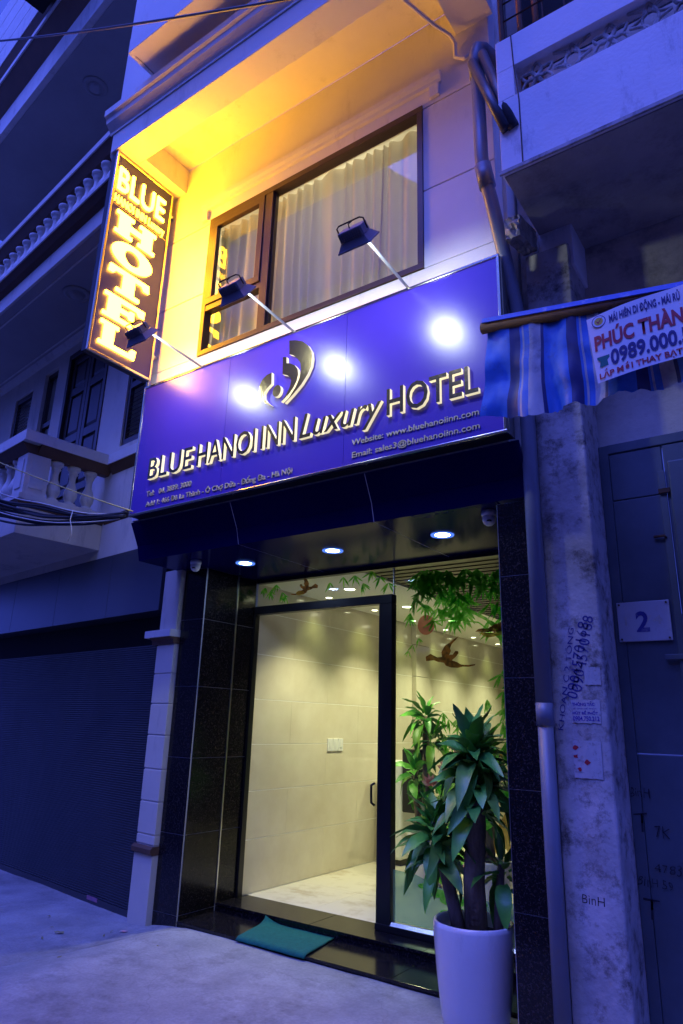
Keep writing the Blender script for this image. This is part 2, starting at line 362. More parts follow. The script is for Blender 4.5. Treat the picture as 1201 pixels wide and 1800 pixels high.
def poly_solid(pts, d):
    """closed outline in XY -> solid of thickness d along +z, via bmesh fill"""
    bm = bmesh.new(); vs = [bm.verts.new((x, y, 0)) for x, y in pts]; f = bm.faces.new(vs); bmesh.ops.triangulate(bm, faces=[f])
    if d:
        r = bmesh.ops.extrude_face_region(bm, geom=bm.faces[:])
        bmesh.ops.translate(bm, verts=[g for g in r['geom'] if isinstance(g, bmesh.types.BMVert)], vec=(0, 0, d))
    bmesh.ops.recalc_face_normals(bm, faces=bm.faces[:])
    me = bpy.data.meshes.new('outline'); bm.to_mesh(me); bm.free(); return me
def smooth_loop(pts, n=3):
    out = []
    N = len(pts)
    for i in range(N):
        p0, p1, p2, p3 = [Vector(pts[(i + k - 1) % N]) for k in range(4)]
        for j in range(n):
            t = j / n
            out.append(tuple(0.5 * ((2 * p1) + (-p0 + p2) * t + (2 * p0 - 5 * p1 + 4 * p2 - p3) * t * t + (-p0 + 3 * p1 - 3 * p2 + p3) * t ** 3)))
    return out

# ================================================================== ground
def sstep(a, b, x):
    t = max(0, min(1, (x - a) / (b - a))); return t * t * (3 - 2 * t)
def ground_z(x, y):
    z = -0.055 + 0.055 * sstep(-5.15, -4.5, x - 0.35 * (4.35 - y) * 0.3)
    z -= 0.02 * sstep(4.35, 2.0, y)
    if -9 < x < 3 and -1 < y < 6: z += 0.012 * noise.noise((x * 1.1, y * 1.1, 0)) + 0.004 * noise.noise((x * 5, y * 5, 3))
    if y > 4.4 and -4.6 < x < -1.5: z = min(z, -0.01)
    return z
def axis_vals(lo, hi, step, far):
    v = [lo + step * i for i in range(int((hi - lo) / step) + 1)]
    return [-far, -60, -25] + v + [25, 60, far]
gx = axis_vals(-10, 3, .08, 300); gy = axis_vals(-1, 5, .08, 300)
gv = [(x, y, ground_z(x, y)) for y in gy for x in gx]
W_ = len(gx)
gf = [(j * W_ + i, j * W_ + i + 1, (j + 1) * W_ + i + 1, (j + 1) * W_ + i) for j in range(len(gy) - 1) for i in range(W_ - 1)]
tag(pyd('pavement', gv, gf, 'paving', smooth=True), kind='structure')

def ramp_edge(y): return -4.62 - .34 * (4.2 - y) + .05 * noise.noise((y * 3, 0, 4)) + .02 * noise.noise((y * 11, 0, 4))
rv = []; rx = [-5.7 + .05 * i for i in range(108)]; ry = [1.95 + .05 * i for i in range(49)]
for y in ry:
    for x in rx:
        m_ = sstep(-.05, .10, x - ramp_edge(y)); rv.append((x, y, ground_z(x, y) - .008 + m_ * (.020 + .004 * noise.noise((x * 3, y * 3, 7)))))
wr = len(rx)
tag(pyd('concrete_ramp', rv, [(j * wr + i, j * wr + i + 1, (j + 1) * wr + i + 1, (j + 1) * wr + i) for j in range(len(ry) - 1) for i in range(wr - 1)], 'ramp', smooth=True), kind='structure')
# dark asphalt of the street starts at a low kerb behind the viewer's feet
tag(pyd('road', [(-300, -300, .02), (300, -300, .02), (300, 1.9, .02), (-300, 1.9, .02)], [(0, 1, 2, 3)], 'asphalt'), kind='structure')

# ================================================================== the hotel
HB = empty('hotel_building', (-3.15, 4.35, 0), 'narrow cream hotel with black granite entrance and yellow lit balcony underside', 'building')
XL, XR = -4.98, -1.33
# ---- granite pillars: pale core with single tiles in front, open joints
JZ = [-0.12, 0.075, 0.673, 1.28, 1.882, 2.482, 2.957]
lp = MB().box(-4.893, -4.613, 4.353, 5.05, -0.12, 2.957).build('granite_pillar', 'grout', HB)
for a, b in zip(JZ[:-1], JZ[1:]):
    box('granite_tile', -4.897, -4.6125, 4.350, 4.3528, a + .0018, b - .0018, 'granite', lp, .0006)
    box('granite_tile', -4.6128, -4.610, 4.3675, 4.772, a + .0018, b - .0018, 'granite', lp, .0006)
    box('granite_tile', -4.6128, -4.610, 4.788, 5.04, a + .0018, b - .0018, 'granite', lp, .0006)
box('metal_strip', -4.625, -4.602, 4.7735, 4.7865, 0.10, 2.955, 'alu', lp)
rp_ = MB().box(-1.550, XR - .004, 3.873, 5.05, -0.12, 2.945).build('granite_pillar', 'grout', HB)
for a, b in zip(JZ[:-1], JZ[1:]):
    b = min(b, 2.945)
    box('granite_tile', -1.550, XR, 3.870, 3.8728, a + .0018, b - .0018, 'granite', rp_, .0006)
    box('granite_tile', -1.553, -1.5502, 3.888, 5.04, a + .0018, b - .0018, 'granite', rp_, .0006)
box('corner_trim', -1.5535, -1.5503, 3.868, 3.887, -.1, 2.94, 'alu', rp_)
# ---- steps
st = MB().box(-4.608, -1.554, 4.372, 5.2, -0.12, 0.018).build('entrance_step', 'grout', HB)
xs = [-4.607, -3.6, -2.6, -1.556]
for a, b in zip(xs[:-1], xs[1:]):
    box('granite_slab', a + .001, b - .001, 4.35, 4.81, 0.02, 0.042, 'granite', st, .003)
    box('granite_slab', a + .001, b - .001, 4.355, 4.371, -0.12, 0.018, 'granite', st, .001)
    box('granite_slab', a + .001, b - .001, 4.787, 5.17, 0.082, 0.103, 'granite', st, .003)
    box('granite_slab', a + .001, b - .001, 4.795, 4.810, 0.043, 0.081, 'granite', st, .001)
MB().box(-4.608, -1.554, 4.812, 5.169, .02, .081).build('step_core', 'grout', st)
# ---- navy composite fascia and soffit, one panel each between the pale seams
fs = MB().prism([(3.735, 3.27), (3.84, 3.085), (3.872, 2.974), (5.04, 2.974), (5.04, 3.27)], -4.985, XR - .02).build('fascia_core', 'grout', HB)
xs = [-4.99, -3.755, -2.46, XR - .005]
for a, b in zip(xs[:-1], xs[1:]):
    a += .003; b -= .003
    MB().prism([(3.722, 3.285), (3.823, 3.088), (3.836, 3.092), (3.735, 3.289)], a, b).build('fascia_panel', 'acm', fs)
    MB().prism([(3.823, 3.087), (3.857, 2.962), (3.869, 2.966), (3.835, 3.091)], a, b).build('fascia_panel', 'acm', fs)
    if b > -1.5: b = -1.556                            # the soffit stops at the right pillar
    MB().box(a, b, 3.8575, 5.045, 2.960, 2.972).build('soffit_panel', 'acm', fs)
for x in (-3.755, -2.46):
    MB().prism([(3.7235, 3.2815), (3.8235, 3.0875), (3.8575, 2.9615), (5.04, 2.9615), (5.04, 2.97), (3.87, 2.97), (3.836, 3.09), (3.736, 3.284)], x - .0029, x + .0029).build('seam_bead', 'sealant', fs)
# ---- upper wall around the window, panels with recessed joints
WX0, WX1, WZ0, WZ1 = -4.325, -1.97, 4.78, 6.305
uw_ = MB().box(XL + .005, WX0 - .005, 3.736, 3.86, 3.29, 7.13).box(WX1 + .005, -1.405, 3.736, 3.86, 3.29, 7.13) \
    .box(WX0 - .005, WX1 + .005, 3.736, 3.86, 3.29, WZ0 - .005).box(WX0 - .005, WX1 + .005, 3.736, 3.86, WZ1 + .005, 7.13)
uw = uw_.build('upper_wall', 'white', HB)
for (x0, x1) in ((XL, WX0), (WX1, -1.40)):
    for z0, z1 in ((4.78, 5.462), (5.474, 6.262)):
        box('wall_panel', x0, x1, 3.72, 3.737, z0, z1, 'white', uw, .003)
box('wall_panel', XL, -1.40, 3.72, 3.737, 3.30, 4.775, 'white', uw, .002)
box('wall_panel', XL, -1.40, 3.72, 3.737, 6.305, 7.135, 'white', uw, .003)
for (x0, x1) in ((XL, WX0), (WX1, -1.40)): box('wall_panel', x0, x1, 3.72, 3.737, 6.274, 6.3045, 'white', uw)
# hood moulding over the window
hm = MB().prism([(3.719, 6.43), (3.700, 6.44), (3.695, 6.47), (3.675, 6.49), (3.670, 6.53), (3.719, 6.54)], -4.45, -1.80).build('hood_moulding', 'white', HB)
box('moulding_return', -1.90, -1.815, 3.69, 3.7195, 6.315, 6.425, 'white', hm, .004)
box('moulding_return', -4.435, -4.36, 3.69, 3.7195, 6.315, 6.425, 'white', hm, .004)
# side and rear walls of the house
box('side_wall', XL + .003, XL + .12, 3.87, 9.0, 3.0, 13, 'white', HB)
box('side_wall', -1.50, -1.38, 3.87, 9.0, 2.98, 13, 'white', HB)
# ---- balcony slab: perimeter beams, ceiling, cornice and parapet
bal = MB().box(XL, -1.36, 2.94, 3.185, 6.84, 7.16).build('balcony_beam', 'white', HB, bevel=.006)
box('side_beam', XL, -4.755, 3.186, 3.719, 6.841, 7.16, 'white', bal)
box('side_beam', -1.665, -1.36, 3.186, 3.719, 6.841, 7.16, 'white', bal)
box('ceiling', -4.754, -1.666, 3.186, 3.719, 7.137, 7.158, 'white', bal)
MB().prism([(2.939, 7.06), (2.928, 7.06), (2.928, 7.085), (2.905, 7.11), (2.868, 7.15), (2.860, 7.20), (2.835, 7.215), (2.835, 7.29), (2.939, 7.30)], XL - .03, -1.33).build('cornice', 'white', bal)
box('parapet', XL, -1.36, 2.96, 3.15, 7.165, 10.6, 'white', HB)
by = MB().box(-4.45, -1.40, 2.64, 2.958, 7.45, 7.63).build('bay_slab', 'white', HB, bevel=.005)
MB().box(-4.44, -1.41, 2.655, 2.957, 7.632, 10.6).build('bay_wall', 'white', by)
MB().box(-4.42, -4.405, 2.70, 2.93, 7.440, 7.449).build('drip_groove', 'nwhite', by)
# white conduit hooking along the ceiling
tag(MB().tube([(-1.93, 2.9, 6.80), (-1.86, 3.2, 6.79), (-1.76, 3.52, 6.80), (-1.69, 3.66, 6.79), (-1.665, 3.69, 6.72), (-1.665, 3.695, 6.58), (-1.60, 3.70, 6.53), (-1.55, 3.70, 6.53)], .016, 8).build('conduit_pipe', 'white', smooth=True),
    'thin white conduit hooking under the yellow lit ceiling at its right end', 'conduit')
# ---- window
win = MB().box(WX0, WX1, 3.71, 3.80, WZ0, WZ0 + .05).box(WX0, WX1, 3.71, 3.80, WZ1 - .06, WZ1) \
    .box(WX0, WX0 + .05, 3.71, 3.80, WZ0 + .05, WZ1 - .06).box(WX1 - .05, WX1, 3.71, 3.80, WZ0 + .05, WZ1 - .06) \
    .build('window', 'bronze', HB, bevel=.003)
box('mullion', -3.60, -3.51, 3.712, 3.795, WZ0 + .051, WZ1 - .061, 'bronze', win, .003)
box('transom_bar', WX0 + .051, -3.601, 3.714, 3.79, 5.245, 5.305, 'bronze', win, .003)
sx0, sx1, sz0, sz1 = WX0 + .055, -3.605, 5.31, WZ1 - .065
sash = MB().box(sx0, sx1, 3.703, 3.75, sz0, sz0 + .065).box(sx0, sx1, 3.703, 3.75, sz1 - .065, sz1) \
    .box(sx0, sx0 + .065, 3.703, 3.75, sz0 + .065, sz1 - .065).box(sx1 - .065, sx1, 3.703, 3.75, sz0 + .065, sz1 - .065).build('sash', 'bronze', win, bevel=.003)
def pane(name, x0, x1, y, z0, z1, m, parent):
    return pyd(name, [(x0, y, z0), (x1, y, z0), (x1, y, z1), (x0, y, z1)], [(0, 1, 2, 3)], m, parent)
pane('pane', sx0 + .06, sx1 - .06, 3.73, sz0 + .06, sz1 - .06, 'glass', sash)
pane('pane', WX0 + .045, -3.595, 3.752, WZ0 + .045, 5.25, 'glass', win)
pane('pane', -3.515, WX1 - .045, 3.752, WZ0 + .045, WZ1 - .055, 'glass', win)
box('window_bead', -3.512, -3.495, 3.735, 3.76, WZ0 + .05, WZ1 - .06, 'bronze', win)
# room behind the window, and its curtain
rm = MB().box(-4.9, -1.5, 6.4, 6.5, 4.4, 6.9).box(-4.9, -1.5, 3.87, 6.4, 4.3, 4.4).box(-4.9, -1.5, 3.87, 6.4, 6.81, 6.9).build('guest_room', 'ceilwhite', HB)
rl = empty('room_lamp', (-3.25, 5.0, 6.78), 'round lit ceiling lamp seen dimly through the upstairs curtain', 'ceiling light')
MB().lathe([(.16, .03), (.16, 0), (.14, -.03), (.08, -.05), (0, -.055)], (-3.25, 5.0, 6.78), 24).build('lamp_bowl', 'roomglow', rl, smooth=True)
_l = bpy.data.lights.new('room_bulb', 'POINT'); _l.energy = 6; _l.color = (1.0, .86, .55); _l.shadow_soft_size = .12
_o = bpy.data.objects.new('room_bulb', _l); col.objects.link(_o); _o.location = (0, 0, -.16); _o.parent = rl
N = 260; cv = []; cf = []
for j, z in enumerate((6.32, 6.0, 5.5, 5.0, 4.70)):
    for i in range(N + 1):
        t = i / N; x = -4.36 + t * 2.45
        ph = 2 * math.pi * (t * 21 + .5 * math.sin(t * 17) + .15 * math.sin(t * 40 + j * .25))
        cv.append((x + .012 * math.sin(ph * .5 + j * .6), 3.90 + (.022 + .010 * j / 4) * math.sin(ph) + .012 * math.sin(t * 9 + j), z))
cf = [(j * (N + 1) + i, j * (N + 1) + i + 1, (j + 1) * (N + 1) + i + 1, (j + 1) * (N + 1) + i) for j in range(4) for i in range(N)]
tag(pyd('curtain', cv, cf, 'curtain', smooth=True), 'sheer pale pleated curtain hanging behind the upstairs window', 'curtain')

# ---- lobby behind the glass
lob = MB().box(-4.75, -4.6018, 5.06, 12.6, 0, 3.1).build('lobby_wall', 'tilegrout', HB)
rows = [0.104, 0.556, 0.972, 1.388, 1.806, 2.236, 2.655, 3.02]
for ri, (a, b) in enumerate(zip(rows[:-1], rows[1:])):
    y = 5.062
    k = 0
    while y < 12.5:
        y2 = min(y + (1.25 if k or ri % 2 == 0 else .62), 12.5)
        box('wall_tile', -4.6017, -4.600, y + .0006, y2 - .0006, a + .004, b - .004, 'tile', lob, .0005); y = y2; k += 1
for a, b in zip(rows[:-1], rows[1:]): box('wall_tile', -4.599, -4.53, 8.22, 8.62, a + .003, b - .003, 'tile', lob, .002)
lr = MB().box(-1.53, -1.45, 5.06, 12.6, 0, 3.1).box(-4.75, -1.45, 12.6, 12.7, 0, 3.1).build('lobby_wall', 'darkwood', HB)
lf = MB().box(-4.60, -1.53, 5.172, 12.59, 0.02, .090).build('lobby_floor', 'tilegrout', HB)
xx = [-4.599, -3.87, -3.07, -2.27, -1.532]
for a, b in zip(xx[:-1], xx[1:]):
    for k in range(10):
        y0 = 5.175 + k * .74; box('floor_tile', a + .001, b - .001, y0 + .001, min(y0 + .739, 12.58), .091, .101, 'floortile', lf)
lc = MB().box(-4.60, -3.36, 5.06, 12.59, 2.93, 2.99).build('lobby_ceiling', 'ceilwhite', HB)
MB().box(-3.359, -1.53, 5.06, 12.59, 3.12, 3.16).build('ceiling_board', 'slatback', lc)
MB().box(-3.372, -3.358, 5.06, 12.59, 2.991, 3.119).build('bulkhead', 'ceilwhite', lc)
for k in range(46):
    y0 = 5.13 + k * .13; box('ceiling_slat', -3.355, -1.535, y0, y0 + .085, 2.945, 3.02, 'slat', lc)
# door portal, transom and fixed pane
dp = MB().box(-4.598, -3.005, 5.02, 5.10, 2.612, 2.69).box(-3.135, -3.005, 5.02, 5.10, .104, 2.611).build('door_frame', 'black', HB, bevel=.004)
MB().box(-4.609, -4.585, 5.03, 5.09, .104, 2.61).build('jamb', 'black', dp)
MB().box(-4.60, -1.555, 5.03, 5.09, 2.925, 2.959).build('head_channel', 'black', dp)
bt = MB().box(-3.135, -1.556, 5.005, 5.11, .1045, .150).build('bottom_rail', 'black', dp, bevel=.004)
MB().prism([(5.008, .1505), (5.03, .172), (5.09, .172), (5.105, .1505)], -3.0, -1.556).build('rail_bead', 'alu', bt)
MB().tube([(-3.142, 5.0, 0.98), (-3.165, 4.985, 1.0), (-3.168, 4.985, 1.06), (-3.168, 4.985, 1.13), (-3.142, 5.0, 1.15)],   .010, 8).build('handle', 'black', dp, smooth=True)
gp = pane('glass_pane', -3.003, -1.556, 5.06, .172, 2.925, 'glassdoor', HB)
gt = pane('glass_pane', -4.598, -3.012, 5.06, 2.69, 2.925, 'glassdoor', HB)
box('glass_joint', -3.0115, -3.0035, 5.05, 5.068, 2.691, 2.925, 'alu', gp)

# ---- printed film on the glass: bamboo, birds, moon, lotus
F = {'green': film_mat('bamboo_print', (0.10, 0.75, 0.03), .66, (0.45, 0.95, 0.12), 30), 'dgreen': film_mat('dark_bamboo_print', (0.03, 0.32, 0.02), .75, (.10, .55, .04), 25),
     'brown': film_mat('bird_print', (0.38, 0.14, 0.02), .85, (.12, .05, .01), 26), 'gold': film_mat('gold_print', (.75, .5, .06), .8, (.5, .3, .03), 12), 'moon': film_mat('moon_print', (.75, .25, .13), .8),
     'pink': film_mat('lotus_print', (.7, .25, .2), .7, (.8, .5, .4), 20), 'teal': film_mat('water_print', (.22, .48, .38), .55)}
YF = 5.052
def flat(name, polys, m, parent, y=YF):
    v = []; f = []
    for pl in polys:
        i = len(v); v += [(x, y, z) for x, z in pl]; f.append(tuple(range(i, i + len(pl))))
    o = pyd(name, v, f, m, parent)
    if any(len(q) > 4 for q in f):
        bm = bmesh.new(); bm.from_mesh(o.data); bmesh.ops.triangulate(bm, faces=bm.faces[:]); bm.to_mesh(o.data); bm.free()
    return o
def blade(x, z, ang, ln, wd, bend=0.0):
    c, s = math.cos(ang), math.sin(ang); pts = []
    prof = [(0, 0), (.25, .8), (.5, 1), (.75, .7), (1, 0)]
    for t, h in prof: pts.append((t, h, 1))
    for t, h in prof[-2:0:-1]: pts.append((t, -h, 1))
    out = []
    for t, h, _ in pts:
        u = t * ln; v_ = h * wd / 2 - bend * ln * t * t
        out.append((x + u * c - v_ * s, z + u * s + v_ * c))
    return out
rb = random.Random(3)
def spray(x, z, n, ln, a0=-2.6, a1=-.5):
    return [blade(x, z, rb.uniform(a0, a1), ln * rb.uniform(.6, 1.15), ln * .15, rb.uniform(-.2, .2)) for _ in range(n)]
def branch(pts, r):
    pl = []
    for (x0, z0), (x1, z1) in zip(pts[:-1], pts[1:]):
        d = math.hypot(x1 - x0, z1 - z0); nx, nz = -(z1 - z0) / d * r, (x1 - x0) / d * r
        pl.append([(x0 + nx, z0 + nz), (x0 - nx, z0 - nz), (x1 - nx, z1 - nz), (x1 + nx, z1 + nz)])
    return pl
bl = branch([(-1.90, .75), (-1.93, 1.5), (-1.95, 1.95), (-2.02, 2.28), (-2.15, 2.42), (-2.33, 2.52)], .012) + branch([(-2.04, 2.26), (-2.22, 2.40), (-2.45, 2.44), (-2.62, 2.43)], .006) + branch([(-1.95, 2.2), (-1.88, 2.0)], .01)
for (x, z, n, l_) in ((-2.34, 2.50, 9, .17), (-2.45, 2.46, 9, .15), (-2.58, 2.54, 8, .15), (-2.70, 2.58, 9, .15), (-2.84, 2.52, 7, .14), (-2.62, 2.44, 7, .13),
                      (-2.76, 2.30, 4, .08), (-2.82, 2.25, 4, .07), (-2.86, 2.20, 3, .07), (-1.97, 1.95, 9, .17), (-1.93, 2.1, 8, .16), (-2.0, 1.75, 7, .16), (-2.25, 1.62, 8, .12), (-2.42, 1.66, 6, .10), (-2.08, 2.38, 8, .17), (-1.96, 1.5, 9, .16)):
    bl += spray(x, z, n, l_)
for k in range(34):
    x = rb.uniform(-2.55, -1.66); bl += spray(x, 2.62 - .22 * (x + 2.55) + rb.gauss(0, .07), 6, .14)
for k in range(26): bl += spray(-1.98 + rb.gauss(0, .09), rb.uniform(1.15, 2.1), 5, .13)
for k in range(14): bl += spray(-2.45 + rb.gauss(0, .12), rb.uniform(1.45, 1.72), 5, .11)
tag(flat('bamboo_print', bl, F['green'], gp), kind='stuff')
bd = []
for k in range(75):
    x = rb.uniform(-2.85, -1.70); z = 2.86 - abs(rb.gauss(0, .12)) - .05 * (x + 2.2); bd += spray(x, z, 5, .15)
tag(flat('dark_bamboo_print', bd, F['dgreen'], gp, YF - .002), kind='stuff')
bt2 = []
for (x, z, n) in ((-4.50, 2.88, 7), (-4.43, 2.84, 6), (-4.36, 2.90, 6), (-4.28, 2.82, 5), (-4.24, 2.78, 5), (-3.70, 2.86, 5), (-3.55, 2.90, 5), (-3.42, 2.90, 7), (-3.33, 2.82, 8), (-3.15, 2.86, 8), (-3.06, 2.80, 7), (-3.24, 2.92, 7)):
    bt2 += spray(x, z, n, .11)
tag(flat('bamboo_print', bt2, F['green'], gt), kind='stuff')
flat('moon_print', [[(-2.692 + .08 * math.cos(t * math.pi / 12), 2.408 + .083 * math.sin(t * math.pi / 12)) for t in range(24)]], F['moon'], gp, YF + .003)
BIRD = [(-2.695, 2.145), (-2.651, 2.168), (-2.589, 2.138), (-2.547, 2.14), (-2.55, 2.181), (-2.518, 2.228), (-2.472, 2.253), (-2.441, 2.276), (-2.392, 2.301), (-2.419, 2.272), (-2.457, 2.239), (-2.473, 2.206), (-2.466, 2.185), (-2.482, 2.152), (-2.452, 2.154), (-2.425, 2.184), (-2.402, 2.18), (-2.399, 2.163), (-2.422, 2.137), (-2.46, 2.111), (-2.415, 2.096), (-2.379, 2.076), (-2.32, 2.071), (-2.255, 2.076), (-2.263, 2.066), (-2.314, 2.056), (-2.365, 2.059), (-2.409, 2.05), (-2.469, 2.054), (-2.514, 2.069), (-2.529, 2.093), (-2.582, 2.101), (-2.62, 2.115), (-2.691, 2.11)]
flat('bird_print', [BIRD], F['brown'], gp, YF - .004)
flat('bird_print', [[(-4.02 + (x + 2.45) * -.75, 2.85 + (z - 2.15) * .8) for x, z in BIRD]], F['brown'], gt, YF - .004)
flat('bird_print', [[(-4.05 + .05 * math.cos(t), 2.79 + .022 * math.sin(t)) for t in [k * .6 for k in range(10)]]], F['gold'], gt, YF - .005)
flat('bird_print', [[(-2.25, 2.328), (-2.224, 2.347), (-2.188, 2.352), (-2.145, 2.346), (-2.109, 2.367), (-1.95, 2.42), (-1.90, 2.36), (-2.0, 2.32), (-2.12, 2.315)]], F['brown'], gp, YF - .004)
flat('bird_print', [[(-2.225, 2.322), (-2.12, 2.314), (-2.0, 2.319), (-1.93, 2.34), (-2.0, 2.30), (-2.084, 2.283), (-2.141, 2.276), (-2.183, 2.294)]], F['gold'], gp, YF - .005)
flat('water_print', [[(-3.0, .175), (-1.56, .175), (-1.56, .40), (-2.0, .44), (-2.35, .42), (-2.6, .46), (-2.8, .52), (-3.0, .53)]], F['teal'], gp, YF + .003)
lt = []
for (x, z, a, b) in ((-2.62, .42, .09, .03), (-2.50, .38, .10, .03), (-2.40, .32, .09, .028), (-2.52, .30, .08, .022), (-2.32, .40, .1, .03), (-2.72, .45, .06, .02), (-2.48, 1.18, .14, .11), (-2.42, .95, .16, .13), (-2.66, 1.05, .06, .04), (-2.25, 1.0, .12, .12)):
    lt.append([(x + a * math.cos(t * math.pi / 8), z + b * math.sin(t * math.pi / 8)) for t in range(16)])
for (x, z) in ((-2.58, .48), (-2.50, .46), (-2.44, .46)):
    lt += [blade(x, z, rb.uniform(1.2, 2.6), rb.uniform(.25, .45), .03, rb.uniform(.1, .35)) for _ in range(5)]
tag(flat('lotus_leaf_print', lt, F['green'], gp, YF - .001), kind='stuff')
pk = []
for (x, z) in ((-2.52, 1.28), (-2.66, 1.16), (-2.40, 1.36), (-2.58, .60), (-2.45, .58), (-2.62, .98)):
    pk += [blade(x, z, a_, .09, .035) for a_ in (.3, .8, 1.3, 1.8, 2.3, 2.8)]
tag(flat('lotus_flower_print', pk, F['pink'], gp, YF - .002), kind='stuff')
flat('golden_fish_print', [smooth_loop([(-2.10, 1.42), (-2.02, 1.35), (-1.98, 1.22), (-2.02, 1.08), (-2.10, .96), (-2.16, .82), (-2.13, .72), (-2.07, .78), (-2.0, .70), (-2.04, .86), (-1.95, .98), (-1.88, 1.14), (-1.88, 1.34), (-1.96, 1.46)], 2)], F['gold'], gp, YF + .001)

# ---- lobby downlights (lit): housing ring or added halo, glowing disc and their own lamp
def downlight(x, y, z, label, group, m, color, power, r=.055, ang=110, blend=.7, ring='camwhite', rw=.016):
    o = empty('downlight', (x, y, z), label, 'ceiling light', group)
    MB().lathe([(r, 0), (r + rw, -.006), (r + rw + .002, .0), (r, .006)], (x, y, z), 20).build('trim_or_halo', ring, o, smooth=True)  # plain trim in the lobby, glowing halo under the entrance soffit
    MB().lathe([(0, .001), (r, .0)], (x, y, z - .002), 20).build('lamp_face', m, o)
    ld = bpy.data.lights.new('downlight_lamp', 'SPOT'); ld.energy = power; ld.color = color; ld.spot_size = R(ang); ld.spot_blend = blend; ld.shadow_soft_size = .05
    lo = bpy.data.objects.new('downlight_lamp', ld); col.objects.link(lo); lo.location = (0, 0, -.02); lo.parent = o
    return o
ords = ['nearest the door', 'second from the door', 'third from the door', 'fourth from the door', 'farthest from the door']
for k in range(5):
    downlight(-3.92, 5.70 + 1.2 * k, 2.927, 'lit round downlight in the white lobby ceiling, %s' % ords[k], 'lobby downlights', 'spotwarm', (1.0, 1.0, .58), 15)
for k in range(6):
    downlight(-4.40, 6.0 + .95 * k, 2.927, 'small lit wall washer in the lobby ceiling beside the tiled wall, %s' % (ords[:4] + ['fifth from the door', 'farthest from the door'])[k], 'lobby wall washers', 'spotwarm', (.88, 1.0, .30), .8, .035, 110, 1.0)
for x, nm in ((-4.16, 'left of the three'), (-3.19, 'middle of the three'), (-2.19, 'right of the three')):
    downlight(x, 4.38, 2.957, 'lit bluish round downlight under the navy entrance soffit, %s' % nm, 'entrance soffit downlights', 'spotblue', (.45, .6, 1.0), .25, .056, 150, .5, 'haloblue', .030)

# sockets on the lobby wall
sw = empty('switch_group', (-4.6, 6.47, 1.38), 'row of three white switch plates on the beige lobby wall', 'switch')
for k in range(3):
    y0 = 6.33 + k * .10; pl = box('switch_plate', -4.599, -4.588, y0, y0 + .09, 1.31, 1.44, 'camwhite', sw, .003)
    box('rocker', -4.5879, -4.584, y0 + .025, y0 + .065, 1.345, 1.405, 'camwhite', pl, .002)
# white floor-standing cooler with black front
ac = empty('water_cooler', (-4.30, 7.45, .101), 'white and black floor standing appliance against the lobby wall', 'appliance')
MB().box(-4.52, -4.20, 7.25, 7.62, .16, 1.20).build('body', 'appliance', ac, bevel=.03)
MB().box(-4.198, -4.02, 7.26, 7.60, .66, 1.34).build('front_panel', 'black', ac, bevel=.015)
MB().box(-4.50, -4.22, 7.28, 7.60, .102, .158).build('foot', 'black', ac)

# ---- security cameras
def dome_cam(x, y, z, label):
    o = empty('security_camera', (x, y, z), label, 'camera', 'dome cameras under the soffit')
    MB().lathe([(.048, 0), (.05, -.02), (.046, -.035)], (x, y, z), 18).build('mount', 'camwhite', o, smooth=True)
    b = MB().lathe([(.045, -.03), (.044, -.06), (.036, -.082), (.02, -.096), (0, -.10)], (x, y, z), 18).build('housing', 'camwhite', o, smooth=True)
    MB().lathe([(.001, 0), (.016, -.004), (.018, -.012)], (x + .014, y - .034, z - .066), 12).build('lens', 'lens', b, smooth=True)
dome_cam(-4.50, 4.10, 2.959, 'small white dome camera above the left granite pillar')
dome_cam(-1.67, 4.02, 2.959, 'small white dome camera beside the top of the right granite pillar')

# ================================================================== main sign board
SG = empty('hotel_sign_board', (-3.11, 3.66, 3.30), 'wide royal blue hotel sign board with gold letters above the entrance', 'sign')
sx0, sx1, sz0, sz1 = -4.87, -1.357, 3.292, 4.566
MB().box(sx0 + .004, sx1 - .004, 3.625, 3.718, sz0 + .004, sz1 - .004).build('cabinet', 'black', SG)
for a, b in ((sx0 + .022, -3.76), (-3.757, -2.56), (-2.557, sx1 - .022)):
    box('face_sheet', a, b, 3.60, 3.6245, sz0 + .022, sz1 - .022, 'signblue', SG)
for nm, q in (('trim', (sx0, sx1, 3.592, 3.624, sz0, sz0 + .021)), ('trim', (sx0, sx1, 3.592, 3.624, sz1 - .021, sz1)),
              ('trim', (sx0, sx0 + .021, 3.592, 3.624, sz0 + .0215, sz1 - .0215)), ('trim', (sx1 - .021, sx1, 3.592, 3.624, sz0 + .0215, sz1 - .0215))):
    box(nm, *q, 'chrome', SG, .004)
box('trim', sx0 + .002, sx1 - .002, 3.6255, 3.716, sz1 - .0035, sz1 + .004, 'chrome', SG)
box('trim', sx1 - .0035, sx1 + .003, 3.6255, 3.716, sz0, sz1 - .01, 'chrome', SG)
def big_word(body, x, z, wd, ht, shear=0.0, off=0.006):
    for me in text_meshes(body, wd, ht, .030, shear, off, split=True):
        put(me, Matrix.Translation((x, 3.5845, z)) @ FRONT); two_tone(me, 1, 'gold', 'goldside'); link('letter', me, None, SG)
big_word('BLUE', -4.635, 3.595, .55, .205)
big_word('HANOI', -4.025, 3.597, .64, .203)
big_word('INN', -3.322, 3.597, .335, .203)
big_word('Luxury', -2.944, 3.597, .715, .200, .28)
big_word('HOTEL', -2.188, 3.598, .668, .205, 0, .010)
for nm, body, x, z, wd, ht in (('web_line', 'Website: www.bluehanoiinn.com', -2.485, 3.452, .953, .044), ('email_line', 'Email: sales3@bluehanoiinn.com', -2.48, 3.358, .95, .044),
                               ('phone_line', 'Tel:   04. 3839. 3000', -4.652, 3.444, .56, .050), ('address_line', 'Add 1: 466 Đê La Thành - Ô Chợ Dừa - Đống Đa - Hà Nội', -4.646, 3.35, 1.634, .046)):
    front_text(nm, body, x, 3.596, z, wd, ht, 'printgold', SG, .008, 0, .006)
